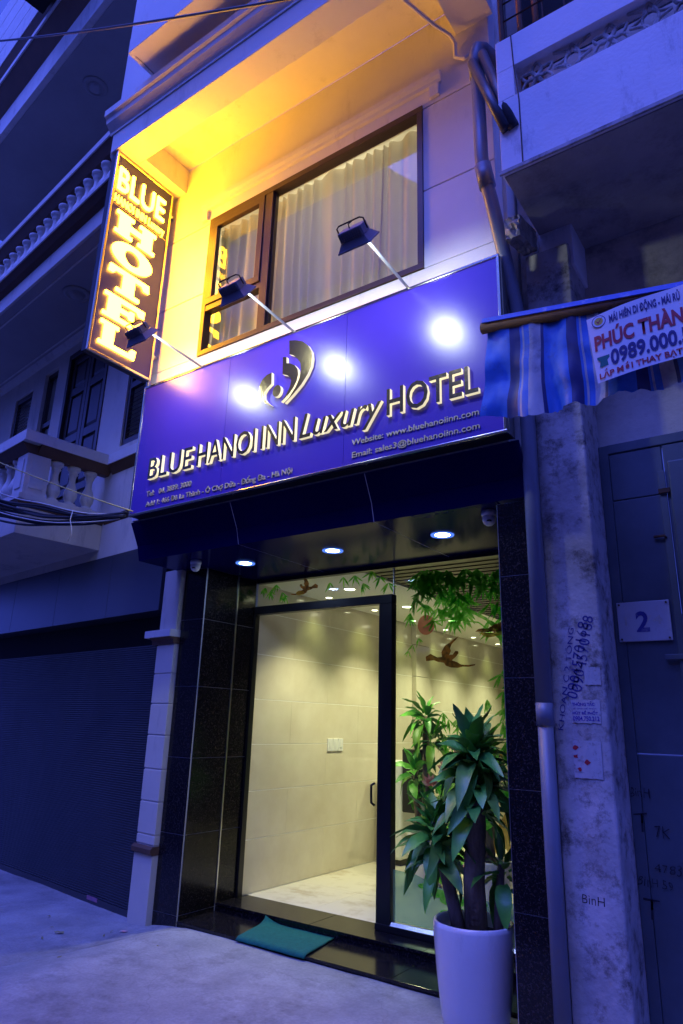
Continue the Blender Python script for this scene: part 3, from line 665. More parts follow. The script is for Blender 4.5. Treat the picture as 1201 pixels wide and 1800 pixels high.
LOGO = dict(
    big=[(-3.092, 4.472), (-3.025, 4.453), (-2.956, 4.42), (-2.899, 4.366), (-2.86, 4.3), (-2.851, 4.239), (-2.859, 4.179), (-2.891, 4.115), (-2.946, 4.047), (-3.02, 3.985), (-3.101, 3.928), (-3.056, 3.973), (-3.0, 4.042), (-2.968, 4.106), (-2.957, 4.171), (-2.966, 4.232), (-2.997, 4.284), (-3.042, 4.325), (-3.083, 4.346)],
    mid=[(-3.148, 4.342), (-3.11, 4.33), (-3.106, 4.275), (-3.069, 4.263), (-3.024, 4.233), (-2.991, 4.192), (-2.982, 4.141), (-2.994, 4.087), (-3.024, 4.038), (-3.069, 3.993), (-3.139, 3.949), (-3.094, 3.999), (-3.061, 4.053), (-3.049, 4.103), (-3.057, 4.134), (-3.093, 4.166), (-3.141, 4.188)],
    small=[(-3.255, 4.237), (-3.25, 4.138), (-3.296, 4.108), (-3.322, 4.072), (-3.318, 4.028), (-3.286, 3.987), (-3.232, 3.941), (-3.305, 3.982), (-3.361, 4.045), (-3.379, 4.104), (-3.378, 4.158), (-3.349, 4.205), (-3.306, 4.23)],
    dot=[(-3.191 + .042 * math.cos(k * math.pi / 12), 4.058 + .05 * math.sin(k * math.pi / 12)) for k in range(24)])
for k, pts in LOGO.items():
    me = poly_solid(pts, .029); put(me, Matrix.Translation((0, 3.599, 0)) @ FRONT); two_tone(me, 1, 'gold', 'goldside'); link('emblem', me, None, SG)

# ================================================================== vertical neon sign
NS = empty('vertical_hotel_sign', (-4.91, 3.3, 4.66), 'tall glowing yellow vertical hotel sign jutting out at left', 'sign')
ny0, ny1, nz0, nz1 = 2.955, 3.655, 4.66, 6.825
box('cabinet', -4.965, -4.895, ny0 + .004, ny1 - .004, nz0 + .004, nz1 - .004, 'black', NS)
box('sign_face', -4.894, -4.882, ny0 + .022, ny1 - .022, nz0 + .022, nz1 - .022, 'ledface', NS)
for q in ((ny0, ny0 + .022, nz0, nz1), (ny1 - .022, ny1, nz0, nz1), (ny0 + .0225, ny1 - .0225, nz0, nz0 + .022), (ny0 + .0225, ny1 - .0225, nz1 - .022, nz1)):
    box('trim', -4.897, -4.870, q[0], q[1], q[2], q[3], 'chrome', NS, .003)
def side_letters(body, y, z, wd, ht, ext, m, off):
    for me in text_meshes(body, wd, ht, ext, 0, off, split=True):
        put(me, Matrix.Translation((-4.881 + ext / 2 + .001, y, z)) @ SIDE); link('letter', me, m, NS)
side_letters('BLUE', 3.005, 6.425, .565, .27, .016, 'neon', .005)
side_letters('HANOI INN Luxury', 2.995, 6.275, .60, .085, .012, 'neon2', .014)
box('divider', -4.8815, -4.878, ny0 + .03, ny1 - .03, 6.243, 6.249, 'chrome', NS)
# slab-serif letters of the word down the sign
def slab(letter):
    if letter == 'H': return [[(0, 1), (.42, 1), (.42, .86), (.34, .86), (.34, .62), (.66, .62), (.66, .86), (.58, .86), (.58, 1), (1, 1), (1, .86), (.92, .86), (.92, .14), (1, .14), (1, 0), (.58, 0), (.58, .14), (.66, .14), (.66, .42), (.34, .42), (.34, .14), (.42, .14), (.42, 0), (0, 0), (0, .14), (.08, .14), (.08, .86), (0, .86)]]
    if letter == 'T': return [[(.02, 1), (.98, 1), (1.0, .68), (.88, .68), (.82, .84), (.64, .84), (.64, .14), (.78, .14), (.78, 0), (.22, 0), (.22, .14), (.36, .14), (.36, .84), (.18, .84), (.12, .68), (0, .68)]]
    if letter == 'E': return [[(0, 1), (.96, 1), (.96, .70), (.84, .70), (.78, .84), (.38, .84), (.38, .60), (.58, .60), (.62, .70), (.72, .70), (.72, .34), (.62, .34), (.58, .44), (.38, .44), (.38, .16), (.80, .16), (.88, .32), (1, .32), (1, 0), (0, 0), (0, .14), (.10, .14), (.10, .86), (0, .86)]]
    if letter == 'L': return [[(0, 1), (.48, 1), (.48, .86), (.38, .86), (.38, .16), (.80, .16), (.88, .38), (1, .38), (.98, 0), (0, 0), (0, .14), (.10, .14), (.10, .86), (0, .86)]]
zt = 6.205
for ch in 'HOTEL':
    zb = zt - .240
    if ch == 'O':
        bm = bmesh.new(); n = 32; vo = []; vi = []
        for k in range(n):
            t = 2 * math.pi * k / n
            vo.append(bm.verts.new((.5 + .5 * math.cos(t), .5 + .53 * math.sin(t), 0))); vi.append(bm.verts.new((.5 + .20 * math.cos(t), .5 + .34 * math.sin(t), 0)))
        for k in range(n): bm.faces.new((vo[k], vo[(k + 1) % n], vi[(k + 1) % n], vi[k]))
        r = bmesh.ops.extrude_face_region(bm, geom=bm.faces[:]); bmesh.ops.translate(bm, verts=[g for g in r['geom'] if isinstance(g, bmesh.types.BMVert)], vec=(0, 0, 1))
        bmesh.ops.recalc_face_normals(bm, faces=bm.faces[:]); me = bpy.data.meshes.new('letter'); bm.to_mesh(me); bm.free()
    else: me = poly_solid(slab(ch)[0], 1.0)
    wy = .46 if ch != 'L' else .40
    put(me, Matrix.Translation((-4.881, 3.045, zb)) @ SIDE @ Matrix.Diagonal((wy, .240, .018, 1)))
    link('letter', me, 'neon', NS); zt -= .298
MB().tube([(-4.92, 3.655, 6.60), (-4.92, 3.735, 6.60)], .02, 8).build('bracket', 'alu', NS, smooth=True)
MB().tube([(-4.92, 3.655, 4.95), (-4.92, 3.735, 4.95)], .02, 8).build('bracket', 'alu', NS, smooth=True)
MB().tube([(-4.955, 3.69, 4.58), (-4.955, 3.69, 5.0)], .013, 8).build('cable_pipe', 'alu', NS, smooth=True)

# ================================================================== floodlights on arms
def floodlight(x, label):
    o = empty('floodlight', (x, 3.6, 4.58), label, 'floodlight', 'floodlights over the sign board')
    hy, hz = 2.985, 4.535
    MB().tube([(x, 3.655, 4.573), (x, 3.62, 4.586), (x, hy + .06, hz + .09)], .0105, 10).build('arm', 'armgrey', o, smooth=True)
    MB().box(x - .03, x + .03, 3.63, 3.69, 4.571, 4.580).build('base_plate', 'alu', o)
    T = Matrix.Translation((x, hy, hz)) @ Matrix.Rotation(R(54), 4, 'X') @ Matrix.Scale(.78, 4)      # lens faces down and back to the wall
    def part(mb, name, m, par, **kw):
        ob = mb.build(name, m, par, **kw); ob.data.transform(T); return ob
    def frustum(w0, d0, z0, w1, d1, z1):
        s = MB(); s.v = [(-w0, -d0, z0), (w0, -d0, z0), (w0, d0, z0), (-w0, d0, z0), (-w1, -d1, z1), (w1, -d1, z1), (w1, d1, z1), (-w1, d1, z1)]; s.f = list(BF); return s
    hood = frustum(.150, .118, .0, .112, .075, .055); hood.f = hood.f[1:]
    fl = part(hood, 'reflector_hood', 'lamphouse', o)
    rim = MB().box(-.154, .154, -.122, -.112, -.012, .004).box(-.154, .154, .112, .122, -.012, .004).box(-.154, -.144, -.111, .111, -.012, .004).box(.144, .154, -.111, .111, -.012, .004)
    part(rim, 'lens_rim', 'lamphouse', fl, bevel=.003)
    hs = part(MB().box(-.112, .112, -.07, .07, .056, .135), 'driver_box', 'lamphouse', o, bevel=.006)
    fins = MB()
    for k in range(11): fins.box(-.105 + k * .02, -.099 + k * .02, -.082, -.0705, .058, .125)
    part(fins, 'cooling_fins', 'lamphouse', hs)
    part(MB().tube([(-.128, 0, .08), (-.128, 0, .165), (-.10, 0, .18), (.10, 0, .18), (.128, 0, .165), (.128, 0, .08)], .007, 6), 'bracket', 'black', o)
    part(MB().tube([(-.01, -.02, .135), (.0, -.03, .17), (.03, -.01, .178)], .006, 6), 'power_lead', 'black', o)
    part(MB().tube([(0, .118, .02), (0, .14, .012)], .016, 8), 'pivot', 'lamphouse', o)
    me = bpy.data.meshes.new('led_panel'); me.from_pydata([(-.09, -.045, .052), (.09, -.045, .052), (.09, .045, .052), (-.09, .045, .052)], [], [(3, 2, 1, 0)])
    me.transform(T); link('led_panel', me, 'flood', o)
floodlight(-4.15, 'floodlight on a thin arm in front of the yellow vertical sign')
floodlight(-3.10, 'floodlight on a thin arm in front of the small left window sash')
floodlight(-2.05, 'floodlight on a thin arm in front of the large curtained window pane')

# ================================================================== plants
def leaf_mesh(arch, ln=.34, wd=.10, seg=7, twist=0.0):
    v = []; f = []
    for i in range(seg + 1):
        t = i / seg
        wv = wd * (math.sin(math.pi * min(1, .10 + t * .90)) ** .75) * (1 - .25 * t)
        if i == seg: wv = .001
        ang = arch * t * t
        x = ln * (t - .18 * arch * t ** 3 * .8); z = -ln * .5 * arch * t * t
        tw = twist * t
        for sgn in (-1, 0, 1):
            v.append((x, sgn * wv / 2 * math.cos(tw), z + (abs(sgn) * wv * .22) + sgn * wv / 2 * math.sin(tw) + .006 * math.sin(t * 14 + sgn)))
    for i in range(seg):
        for k in range(2): f.append((i * 3 + k, i * 3 + k + 1, (i + 1) * 3 + k + 1, (i + 1) * 3 + k))
    me = bpy.data.meshes.new('leaf'); me.from_pydata(v, [], f); me.update()
    for p in me.polygons: p.use_smooth = True
    return me
LM = []
for k in range(8):
    me = leaf_mesh(.22 + .165 * k, .29, .104, twist=random.uniform(-.5, .5)); me.materials.append((M['leaf2'], M['leaf'], M['leaf3'], M['leaf'])[k % 4]); LM.append(me)
def leaf_head(parent, c, n, rr, size, rnd, lo=-.35):
    for k in range(n):
        az = k * 2.399 + rnd.uniform(-.3, .3); t = k / n
        el = lo + (1.45 - lo) * t + rnd.uniform(-.12, .12)              # outer leaves droop, inner ones stand up
        o = bpy.data.objects.new('leaf', LM[max(0, min(7, int((1 - t) * 6 + rnd.uniform(0, 2))))]); col.objects.link(o); o.parent = parent
        o.matrix_parent_inverse = parent.matrix_basis.inverted()
        s = size * rnd.uniform(.75, 1.15) * (1 - .25 * t)
        base = Vector(c) + Vector((math.cos(az) * rr * (1 - t * .6), math.sin(az) * rr * (1 - t * .6), -.10 + .16 * t))
        o.location = base; o.rotation_euler = Euler((rnd.uniform(-.5, .5), -el, az), 'XYZ'); o.scale = (s * rnd.uniform(.85, 1.15), s * rnd.uniform(.8, 1.3), s * rnd.uniform(.9, 1.5))
def potted_plant(c, label, group, heads, trunks, pot=True, seed=1, potdim=(.23, .55)):
    rnd = random.Random(seed); x, y, z = c; r, h = potdim
    o = empty('potted_plant', c, label, 'plant', group)
    pt = MB().lathe([(r * .70, .0), (r * .76, .012), (r * .82, h * .15), (r * .91, h * .45), (r * .97, h * .75), (r * 1.0, h * .95), (r * .985, h * .99), (r * .95, h), (r * .90, h * .985), (r * .87, h * .93), (r * .86, h * .86)], c, 40).build('pot', 'pot', o, smooth=True)
    MB().lathe([(0, h * .885), (r * .5, h * .88), (r * .87, h * .865)], c, 24).build('soil', 'soil', pt)
    for pts, rad in trunks:
        P = [(x + a, y + b, z + d) for a, b, d in pts]
        MB().tube(P, rad, 12).build('trunk', 'bark', o, smooth=True)
    for (hc, n, rr, size, lo) in heads: leaf_head(o, (x + hc[0], y + hc[1], z + hc[2]), n, rr, size, rnd, lo)
    return o
potted_plant((-1.875, 4.06, .0), 'leafy dragon tree in a tall white glazed pot beside the entrance', 'potted plants',
             [((.03, .0, 1.46), 46, .05, .95, -.45), ((.05, .02, 1.32), 32, .07, .95, -.4), ((.03, -.02, 1.18), 24, .08, .9, -.45),
              ((-.22, -.03, 1.00), 40, .05, .88, -.5), ((-.20, -.03, .90), 22, .06, .85, -.55), ((.15, .10, .82), 16, .05, .85, -.8)],
             [([(.02, .0, .44), (.01, .0, .75), (.035, .0, 1.05), (.03, .0, 1.30), (.03, 0, 1.48)], [.066, .062, .058, .05, .035]),
              ([(-.07, -.02, .45), (-.11, -.03, .62), (-.17, -.03, .82), (-.22, -.03, 1.05)], [.042, .038, .034, .026]),
              ([(.12, .06, .45), (.13, .08, .66), (.14, .10, .84)], [.03, .027, .02])], seed=4)
potted_plant((-3.56, 6.65, .101), 'second leafy pot plant standing inside the lobby behind the glass', 'potted plants',
             [((.0, 0, 1.60), 26, .05, .95, -.5), ((.08, 0, 1.38), 18, .06, 1.0, -.6), ((-.12, 0, 1.05), 20, .05, 1.0, -.6), ((.12, 0, .85), 16, .05, .95, -.8)],
             [([(.0, 0, .40), (.01, 0, .9), (.0, 0, 1.6)], [.05, .045, .03]), ([(-.06, 0, .40), (-.12, 0, .8), (-.12, 0, 1.05)], [.035, .03, .025])], seed=9, potdim=(.2, .48))

potted_plant((-2.62, 6.05, .101), 'third leafy pot plant in the lobby, mostly hidden behind the entrance plant', 'potted plants',
             [((.0, 0, 1.30), 24, .05, .95, -.5), ((.06, 0, 1.05), 20, .06, 1.0, -.6), ((-.12, 0, .82), 18, .05, 1.0, -.7)],
             [([(.0, 0, .36), (.01, 0, .8), (.0, 0, 1.3)], [.045, .04, .03]), ([(-.06, 0, .36), (-.12, 0, .8)], [.035, .028])], seed=15, potdim=(.19, .42))

# ================================================================== doormat
NX, NY = 24, 16; mv = []
for j in range(NY + 1):
    for i in range(NX + 1):
        u, v_ = i / NX, j / NY
        x = -3.93 + .65 * u - .11 * v_ + .03 * u * v_; y = 4.325 + (.475 + .02 * u) * v_
        z = .0475 + .004 * noise.noise((x * 9, y * 9, 1))
        if y < 4.352: z -= .028 * (1 - (y - 4.31) / .042) + .0
        k = max(0, (1 - u * 3.2)) * max(0, v_ - .72) / .28; z += .045 * k * k; y = min(y, 4.786)
        mv.append((x, y, z))
mf = [(j * (NX + 1) + i, j * (NX + 1) + i + 1, (j + 1) * (NX + 1) + i + 1, (j + 1) * (NX + 1) + i) for j in range(NY) for i in range(NX)]
dm = pyd('doormat', mv, mf, 'mat', smooth=True); sm = dm.modifiers.new('thick', 'SOLIDIFY'); sm.thickness = .008; sm.offset = 1
tag(dm, 'teal green cloth doormat lying on the black granite step', 'doormat')

# ================================================================== left neighbour (its front is turned a little)
LB = empty('neighbour_house', (-4.92, 4.30, 0), 'cream neighbouring house with roller shutter, balustraded balconies and dark doors', 'house', rotz=R(-7.16), frame=True)
A1 = -.075
pl = MB().box(-.255, .008, .006, .30, -.12, 2.97).build('pilaster', 'nwall', LB)
zs = [.560, .640, .904, 1.169, 1.455, 1.727, 1.994, 2.262]
for a, b in zip(zs[:-1], zs[1:]): box('render_block', -.262, .012, .0, .3, a + .006, b - .006, 'nwall', pl, .004)
box('plinth', -.268, .014, -.006, .3, -.12, .488, 'nwall', pl, .004)
MB().prism([(-.008, .489), (-.030, .50), (-.032, .535), (-.012, .555), (.3, .555), (.3, .489)], -.28, .018).build('base_moulding', 'nbrown', pl)
MB().prism([(.0, 2.263), (-.012, 2.265), (-.02, 2.30), (-.052, 2.325), (.3, 2.325), (.3, 2.263)], -.33, .02).build('capital_moulding', 'nbrown', pl)
box('capital', -.40, .022, -.062, .3, 2.326, 2.392, 'nwhite', pl, .003)
# roller shutter: corrugated curtain in side guides
sv = []; sf = []; nz = 112
prof = []
for k in range(nz):
    z = -.07 + k * .021
    prof += [(.088, z), (.082, z + .004), (.080, z + .0105), (.082, z + .017)]
prof.append((.088, -.07 + nz * .021))
NC = 48
for (b, z) in prof:
    for c in range(NC + 1):
        a = -6.4 + 6.1 * c / NC; sv.append((a, b + .007 * noise.noise((a * 1.6, z * 1.3, 0)) + .003 * noise.noise((a * 5, z * 4, 2)), z))
sf = [(k * (NC + 1) + c, k * (NC + 1) + c + 1, (k + 1) * (NC + 1) + c + 1, (k + 1) * (NC + 1) + c) for k in range(len(prof) - 1) for c in range(NC)]
shu = pyd('roller_shutter', sv, sf, 'shutter', LB)
box('shutter_guide', -.315, -.270, .04, .12, -.07, 2.60, 'panelgrey', shu)
box('shutter_bottom_bar', -6.4, -.316, .070, .096, -.07, -.005, 'panelgrey', shu)
box('shutter_label', -1.09, -.90, .067, .0697, -.030, .004, 't_pink', shu)
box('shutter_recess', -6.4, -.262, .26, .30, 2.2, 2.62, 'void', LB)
fp = empty('tmp', (0, 0, 0)); bpy.data.objects.remove(fp)
xs = [-6.4, -4.9, -3.7, -2.5, -1.3, -.30]
for a, b in zip(xs[:-1], xs[1:]): box('steel_panel', a + .002, b - .002, -.004, .04, 2.60, 3.288, 'panelgrey', LB, .002)
box('panel_return', -6.4, -.30, .0405, .25, 2.60, 2.63, 'panelgrey', LB)
# upper wall with real openings
DX0, DX1, DZ1 = -3.22, -2.06, 6.45
wl = MB().box(-6.4, -4.95, .0, .3, 3.29, 6.66).box(-4.35, -3.98, .0, .3, 3.29, 6.66).box(-3.55, DX0, .0, .3, 3.29, 6.66).box(DX1, -1.50, .0, .3, 3.29, 6.66) \
    .box(-.62, A1, 0, .3, 3.29, 6.66).box(-4.95, -4.35, 0, .3, 3.29, 4.70).box(-4.95, -4.35, 0, .3, 6.30, 6.66).box(-3.98, -3.55, 0, .3, 3.29, 4.45).box(-3.98, -3.55, 0, .3, 6.42, 6.66) \
    .box(DX0, DX1, 0, .3, DZ1, 6.66).box(DX0, DX1, 0, .3, 3.29, 3.62).box(-1.50, -.62, 0, .3, 3.29, 4.62).box(-1.50, -.62, 0, .3, 6.20, 6.66).build('front_wall', 'nwall', LB)
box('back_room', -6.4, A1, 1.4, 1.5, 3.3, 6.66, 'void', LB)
dr = MB().box(DX0, DX0 + .07, -.015, .12, 3.62, DZ1).box(DX1 - .07, DX1, -.015, .12, 3.62, DZ1).box(DX0, DX1, -.015, .12, DZ1 - .08, DZ1).build('balcony_door', 'darkwood', LB, bevel=.004)
for (a0, a1) in ((DX0 + .075, -2.645), (-2.635, DX1 - .075)):
    lf_ = MB().box(a0, a0 + .08, .03, .07, 3.63, DZ1 - .085).box(a1 - .08, a1, .03, .07, 3.63, DZ1 - .085)
    zz = [3.63, 3.75, 4.30, 4.40, 5.05, 5.17, 5.78, 5.90, 6.28, DZ1 - .085]
    for k in range(0, len(zz), 2): lf_.box(a0 + .08, a1 - .08, .03, .07, zz[k], zz[k + 1])
    lo_ = lf_.build('door_leaf', 'darkwood', dr, bevel=.004)
    for k in range(1, len(zz) - 1, 2):
        s = MB(); x0, x1, z0, z1 = a0 + .085, a1 - .085, zz[k] + .006, zz[k + 1] - .006
        s.v = [(x0, .06, z0), (x1, .06, z0), (x1, .06, z1), (x0, .06, z1), (x0 + .045, .035, z0 + .045), (x1 - .045, .035, z0 + .045), (x1 - .045, .035, z1 - .045), (x0 + .045, .035, z1 - .045)]
        s.f = [(0, 1, 5, 4), (1, 2, 6, 5), (2, 3, 7, 6), (3, 0, 4, 7), (4, 5, 6, 7)]
        s.build('door_panel', 'darkwood', lo_)
def louvre(a0, a1, z0, z1, b=.02):
    sh = MB().box(a0, a0 + .06, b, b + .05, z0, z1).box(a1 - .06, a1, b, b + .05, z0, z1).box(a0 + .06, a1 - .06, b, b + .05, z0, z0 + .08).box(a0 + .06, a1 - .06, b, b + .05, z1 - .08, z1) \
        .box(a0 + .06, a1 - .06, b, b + .05, (z0 + z1) / 2 - .04, (z0 + z1) / 2 + .04).build('louvred_shutter', 'darkwood', LB, bevel=.003)
    z = z0 + .10
    while z < z1 - .12:
        if abs(z - (z0 + z1) / 2 + .02) > .07:
            MB().prism([(b + .005, z), (b + .012, z - .004), (b + .045, z + .03), (b + .038, z + .034)], a0 + .062, a1 - .062).build('louvre_slat', 'darkwood', sh)
        z += .055
louvre(-1.50, -1.065, 4.625, 6.195); louvre(-1.055, -.62, 4.625, 6.195); louvre(-4.95, -4.35, 4.70, 6.30)
nw = MB().box(-3.98, -3.92, .05, .1, 4.45, 6.42).box(-3.61, -3.55, .05, .1, 4.45, 6.42).box(-3.92, -3.61, .05, .1, 4.45, 4.52).box(-3.92, -3.61, .05, .1, 6.35, 6.42).box(-3.92, -3.61, .05, .1, 5.55, 5.62).build('narrow_window', 'darkwood', LB)
pane('pane', -3.92, -3.61, .08, 4.52, 6.35, 'glass', nw)
# first-floor balcony
BX, BB = -1.645, -.95
bc = MB().box(-6.4, BX, BB, -.001, 3.39, 3.68).build('balcony', 'nwall', LB, bevel=.004)
def ring(prof_out, z0, z1, m, name, par, out0, out1):
    """moulding running along the front and the right side of the balcony"""
    MB().prism([(BB - out0, z0), (BB - out1, z1), (BB + .10, z1), (BB + .10, z0)], -6.4, BX + min(out0, out1)).build(name, m, par)
    MB().prism([(BX + out0, z0), (BX + out1, z1), (BX - .10, z1), (BX - .10, z0)], BB + .101, -.001, 'Y').build(name, m, par)
ring(0, 3.682, 3.76, 'nbrown', 'base_moulding', bc, .0, .035)
ring(0, 3.761, 3.82, 'nwhite', 'base_course', bc, .03, .03)
ring(0, 4.285, 4.385, 'nbrown', 'rail_moulding', bc, .0, .075)
ring(0, 4.386, 4.505, 'nwhite', 'handrail', bc, .085, .085)
MB().box(BX - .26, BX - .004, BB + .004, BB + .26, 3.821, 4.284).build('corner_pier', 'nwhite', bc, bevel=.006)
MB().box(BX - .20, BX - .06, BB - .008, BB + .003, 3.90, 4.22).build('pier_panel', 'nwhite', bc)
MB().box(BX - .003, BX + .008, BB + .06, BB + .20, 3.90, 4.22).build('pier_panel', 'nwhite', bc)
BAL = [(.075, 0), (.075, .03), (.045, .045), (.05, .06), (.075, .11), (.078, .15), (.06, .21), (.038, .27), (.034, .33), (.042, .37), (.055, .385), (.045, .40), (.06, .42), (.075, .435), (.075, .463)]
def baluster(a, b, par, z=3.821, s=1.0, h=1.0):
    me = bal_mesh.get(s) or bal_mesh.setdefault(s, None)
    if me is None:
        mb = MB().lathe([(r_ * s, z_ * h) for r_, z_ in BAL], (0, 0, 0), 14); me = bpy.data.meshes.new('baluster'); me.from_pydata(mb.v, [], mb.f); me.materials.append(M['nwhite'])
        for p in me.polygons: p.use_smooth = True
        bal_mesh[s] = me
    o = bpy.data.objects.new('baluster', me); col.objects.link(o); o.parent = par; o.location = (a, b, z)
bal_mesh = {}
for b in (BB + .36, BB + .56, BB + .76): baluster(BX - .08, b, bc)
for k in range(10): baluster(BX - .38 - .2 * k, BB + .08, bc)
MB().prism([(-.001, 4.285), (-.001, 4.385), (-.075, 4.385), (-.0012, 4.285)][:3], BX + .076, A1).build('band_moulding', 'nbrown', LB)
box('string_course', BX + .086, A1, -.085, -.001, 4.386, 4.505, 'nwhite', LB, .004)
MB().prism([(-.001, 3.682), (-.001, 3.76), (-.035, 3.76)], BX + .036, A1).build('band_moulding', 'nbrown', LB)
# second-floor balcony seen from below
AE = .03
s2 = MB().box(-6.4, AE, -1.0, .3, 6.668, 6.89).build('upper_balcony', 'nwhite', LB, bevel=.004)
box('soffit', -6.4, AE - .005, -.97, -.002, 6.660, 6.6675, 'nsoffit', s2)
MB().prism([(-1.0, 6.891), (-1.06, 6.93), (-1.12, 6.995), (-.9, 6.995), (-.9, 6.891)], -6.4, AE).build('cornice_moulding', 'nbrown', s2)
box('cornice_edge', -6.4, AE, -1.135, -.9, 6.996, 7.04, 'nwhite', s2)
MB().prism([(-1.0, 7.49), (-1.06, 7.53), (-1.13, 7.64), (-.9, 7.64), (-.9, 7.49)], -6.4, AE).build('rail_moulding', 'nbrown', s2)
box('handrail', -6.4, AE, -1.145, -.88, 7.641, 7.72, 'nwhite', s2)
for k in range(22): baluster(-.12 - .2 * k, -1.0, s2, 7.041, 1.0001, .97)
MB().prism([(-.06, 6.600), (-.001, 6.60), (-.001, 6.66), (-.10, 6.66)], -6.4, A1).build('ceiling_moulding', 'nwhite', s2)
MB().box(-6.0, -.4, -.86, -.84, 6.650, 6.661).box(-6.0, -.4, -.16, -.14, 6.650, 6.661).build('ceiling_bead', 'nwhite', s2)
box('front_wall_upper', -6.4, A1, .0, .3, 6.9, 10.2, 'nwall', LB)
s3 = MB().box(-6.8, AE, -1.2, .3, 10.208, 10.62).build('third_balcony', 'nwhite', LB)
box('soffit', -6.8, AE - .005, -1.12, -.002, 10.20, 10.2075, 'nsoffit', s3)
MB().prism([(-1.2, 10.621), (-1.25, 10.68), (-1.40, 10.86), (-.9, 10.86), (-.9, 10.621)], -6.8, AE).build('cornice_moulding', 'nbrown', s3)
box('cornice_edge', -6.8, AE, -1.42, -.9, 10.861, 10.95, 'nwhite', s3)
MB().prism([(-1.25, 10.951), (-1.30, 11.0), (-1.44, 11.25), (-.9, 11.25), (-.9, 10.951)], -6.8, AE).build('cornice_moulding', 'nbrown', s3)
for k in range(4): box('white_board', -6.8, AE, -1.45, -1.40, 11.255 + k * .44, 11.68 + k * .44, 'nwhite', s3, .004)
MB().box(-2.55, AE, -1.9, -1.455, 10.95, 11.9).build('air_conditioner_box', 'void', s3)
def ceiling_rose(a, b, z, par):
    MB().lathe([(.17, 0), (.17, -.015), (.13, -.03), (.12, -.015), (.09, -.015), (.085, -.045), (.04, -.06), (0, -.062)], (a, b, z), 28).build('ceiling_lamp', 'nsoffit', par, smooth=True)
ceiling_rose(-2.046, -.55, 6.66, s2); ceiling_rose(-2.36, -.653, 10.199, s3)

# ================================================================== right neighbour
RB = empty('old_concrete_house', (-.6, 3.9, 0), 'grimy old house with concrete column, metal door and pierced concrete balcony', 'house')
cl = MB()
cl.prism([(-1.285, 3.90), (-1.0, 3.90), (-.992, 3.91), (-.992, 4.26), (-1.285, 4.26)], -.1, 4.70, 'Z').build('column', 'concrete', RB, bevel=.006)
colm = bpy.data.objects['column']
MB().box(-1.30, 2.2, 4.262, 4.45, 3.335, 4.89).build('rear_wall', 'rwall', RB)
MB().box(-1.20, -.97, 3.945, 4.261, 4.55, 4.879).build('beam_block', 'rwhite', RB, bevel=.008)
# broken bracket under the balcony
bm = bmesh.new(); bmesh.ops.create_cube(bm, size=1); bmesh.ops.subdivide_edges(bm, edges=bm.edges[:], cuts=5, use_grid_fill=True)
for v in bm.verts:
    c = v.co; n_ = Vector((noise.noise(c * 4), noise.noise(c * 4 + Vector((5, 0, 0))), noise.noise(c * 4 + Vector((0, 7, 0))))) * .10
    c += n_; v.co = Vector((-1.255 + c.x * .10, 3.76 + c.y * .34, 4.77 + c.z * .16 + .10 * c.y))
me = bpy.data.meshes.new('broken_bracket'); bm.to_mesh(me); bm.free(); link('broken_bracket', me, 'rough', RB)
# balcony front with the pierced strip
bq = MB().box(-1.20, 2.2, 3.30, 3.42, 4.88, 5.455).box(-1.20, 2.2, 3.30, 3.42, 5.70, 5.965).box(-1.20, -1.085, 3.30, 3.42, 5.455, 5.70).box(1.3, 2.2, 3.30, 3.42, 5.455, 5.70).build('balcony_parapet', 'rwhite', RB, bevel=.004)
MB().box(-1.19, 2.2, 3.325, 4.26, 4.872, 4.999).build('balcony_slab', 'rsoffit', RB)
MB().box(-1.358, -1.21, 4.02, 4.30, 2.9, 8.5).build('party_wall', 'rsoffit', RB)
MB().box(-1.21, 2.2, 3.285, 3.2995, 4.87, 4.895).build('drip_edge', 'concrete', bq)
MB().box(-1.085, 1.3, 3.60, 3.61, 5.3, 5.9).build('shadow_wall', 'rwall', bq)
MB().tube([(-1.0905, 3.2985, 5.96), (-1.083, 3.2985, 5.7), (-1.062, 3.2985, 5.4), (-1.063, 3.2985, 4.88)], .0045, 5).build('crack_cable', 'wire', bq)
def flower_block(x, par):
    mb = MB(); cx, cz, h = x, 5.577, .118
    for k in range(6):
        a = k * math.pi / 3 + math.pi / 6; L_ = h * .98; pts = []
        for j in range(9):
            t = j / 8; pts.append((L_ * math.sin(math.pi * t / 1.0) * 0 + L_ * t, .032 * math.sin(math.pi * t)))
        loop = pts + [(u, -v_) for u, v_ in pts[-2:0:-1]]
        mb.tube([(cx + u * math.cos(a) - v_ * math.sin(a), 3.36, cz + u * math.sin(a) + v_ * math.cos(a)) for u, v_ in loop + loop[:1]], .010, 6, cap=False)
    mb.tube([(cx, 3.345, cz), (cx, 3.375, cz)], .018, 8)
    mb.build('breeze_block', 'concrete', par, smooth=True)
def arc_block(x, par):
    mb = MB(); cx, cz, h = x, 5.577, .120
    for s in (-1, 1):
        for q in (-1, 1):
            mb.tube([(cx + s * (.115 - .10 * math.sin(t * math.pi / 8 * 1.0)), 3.36, cz + q * h * (1 - t / 8 * 1.0) * 1.0) for t in range(9)], .010, 6)
        mb.tube([(cx + s * .045 * math.sin(t * math.pi / 8), 3.36, cz - h + 2 * h * t / 8) for t in range(9)], .010, 6)
    mb.build('breeze_block', 'concrete', par, smooth=True)
for k in range(10):
    (flower_block if k % 2 == 0 else arc_block)(-.955 + k * .225, bq)
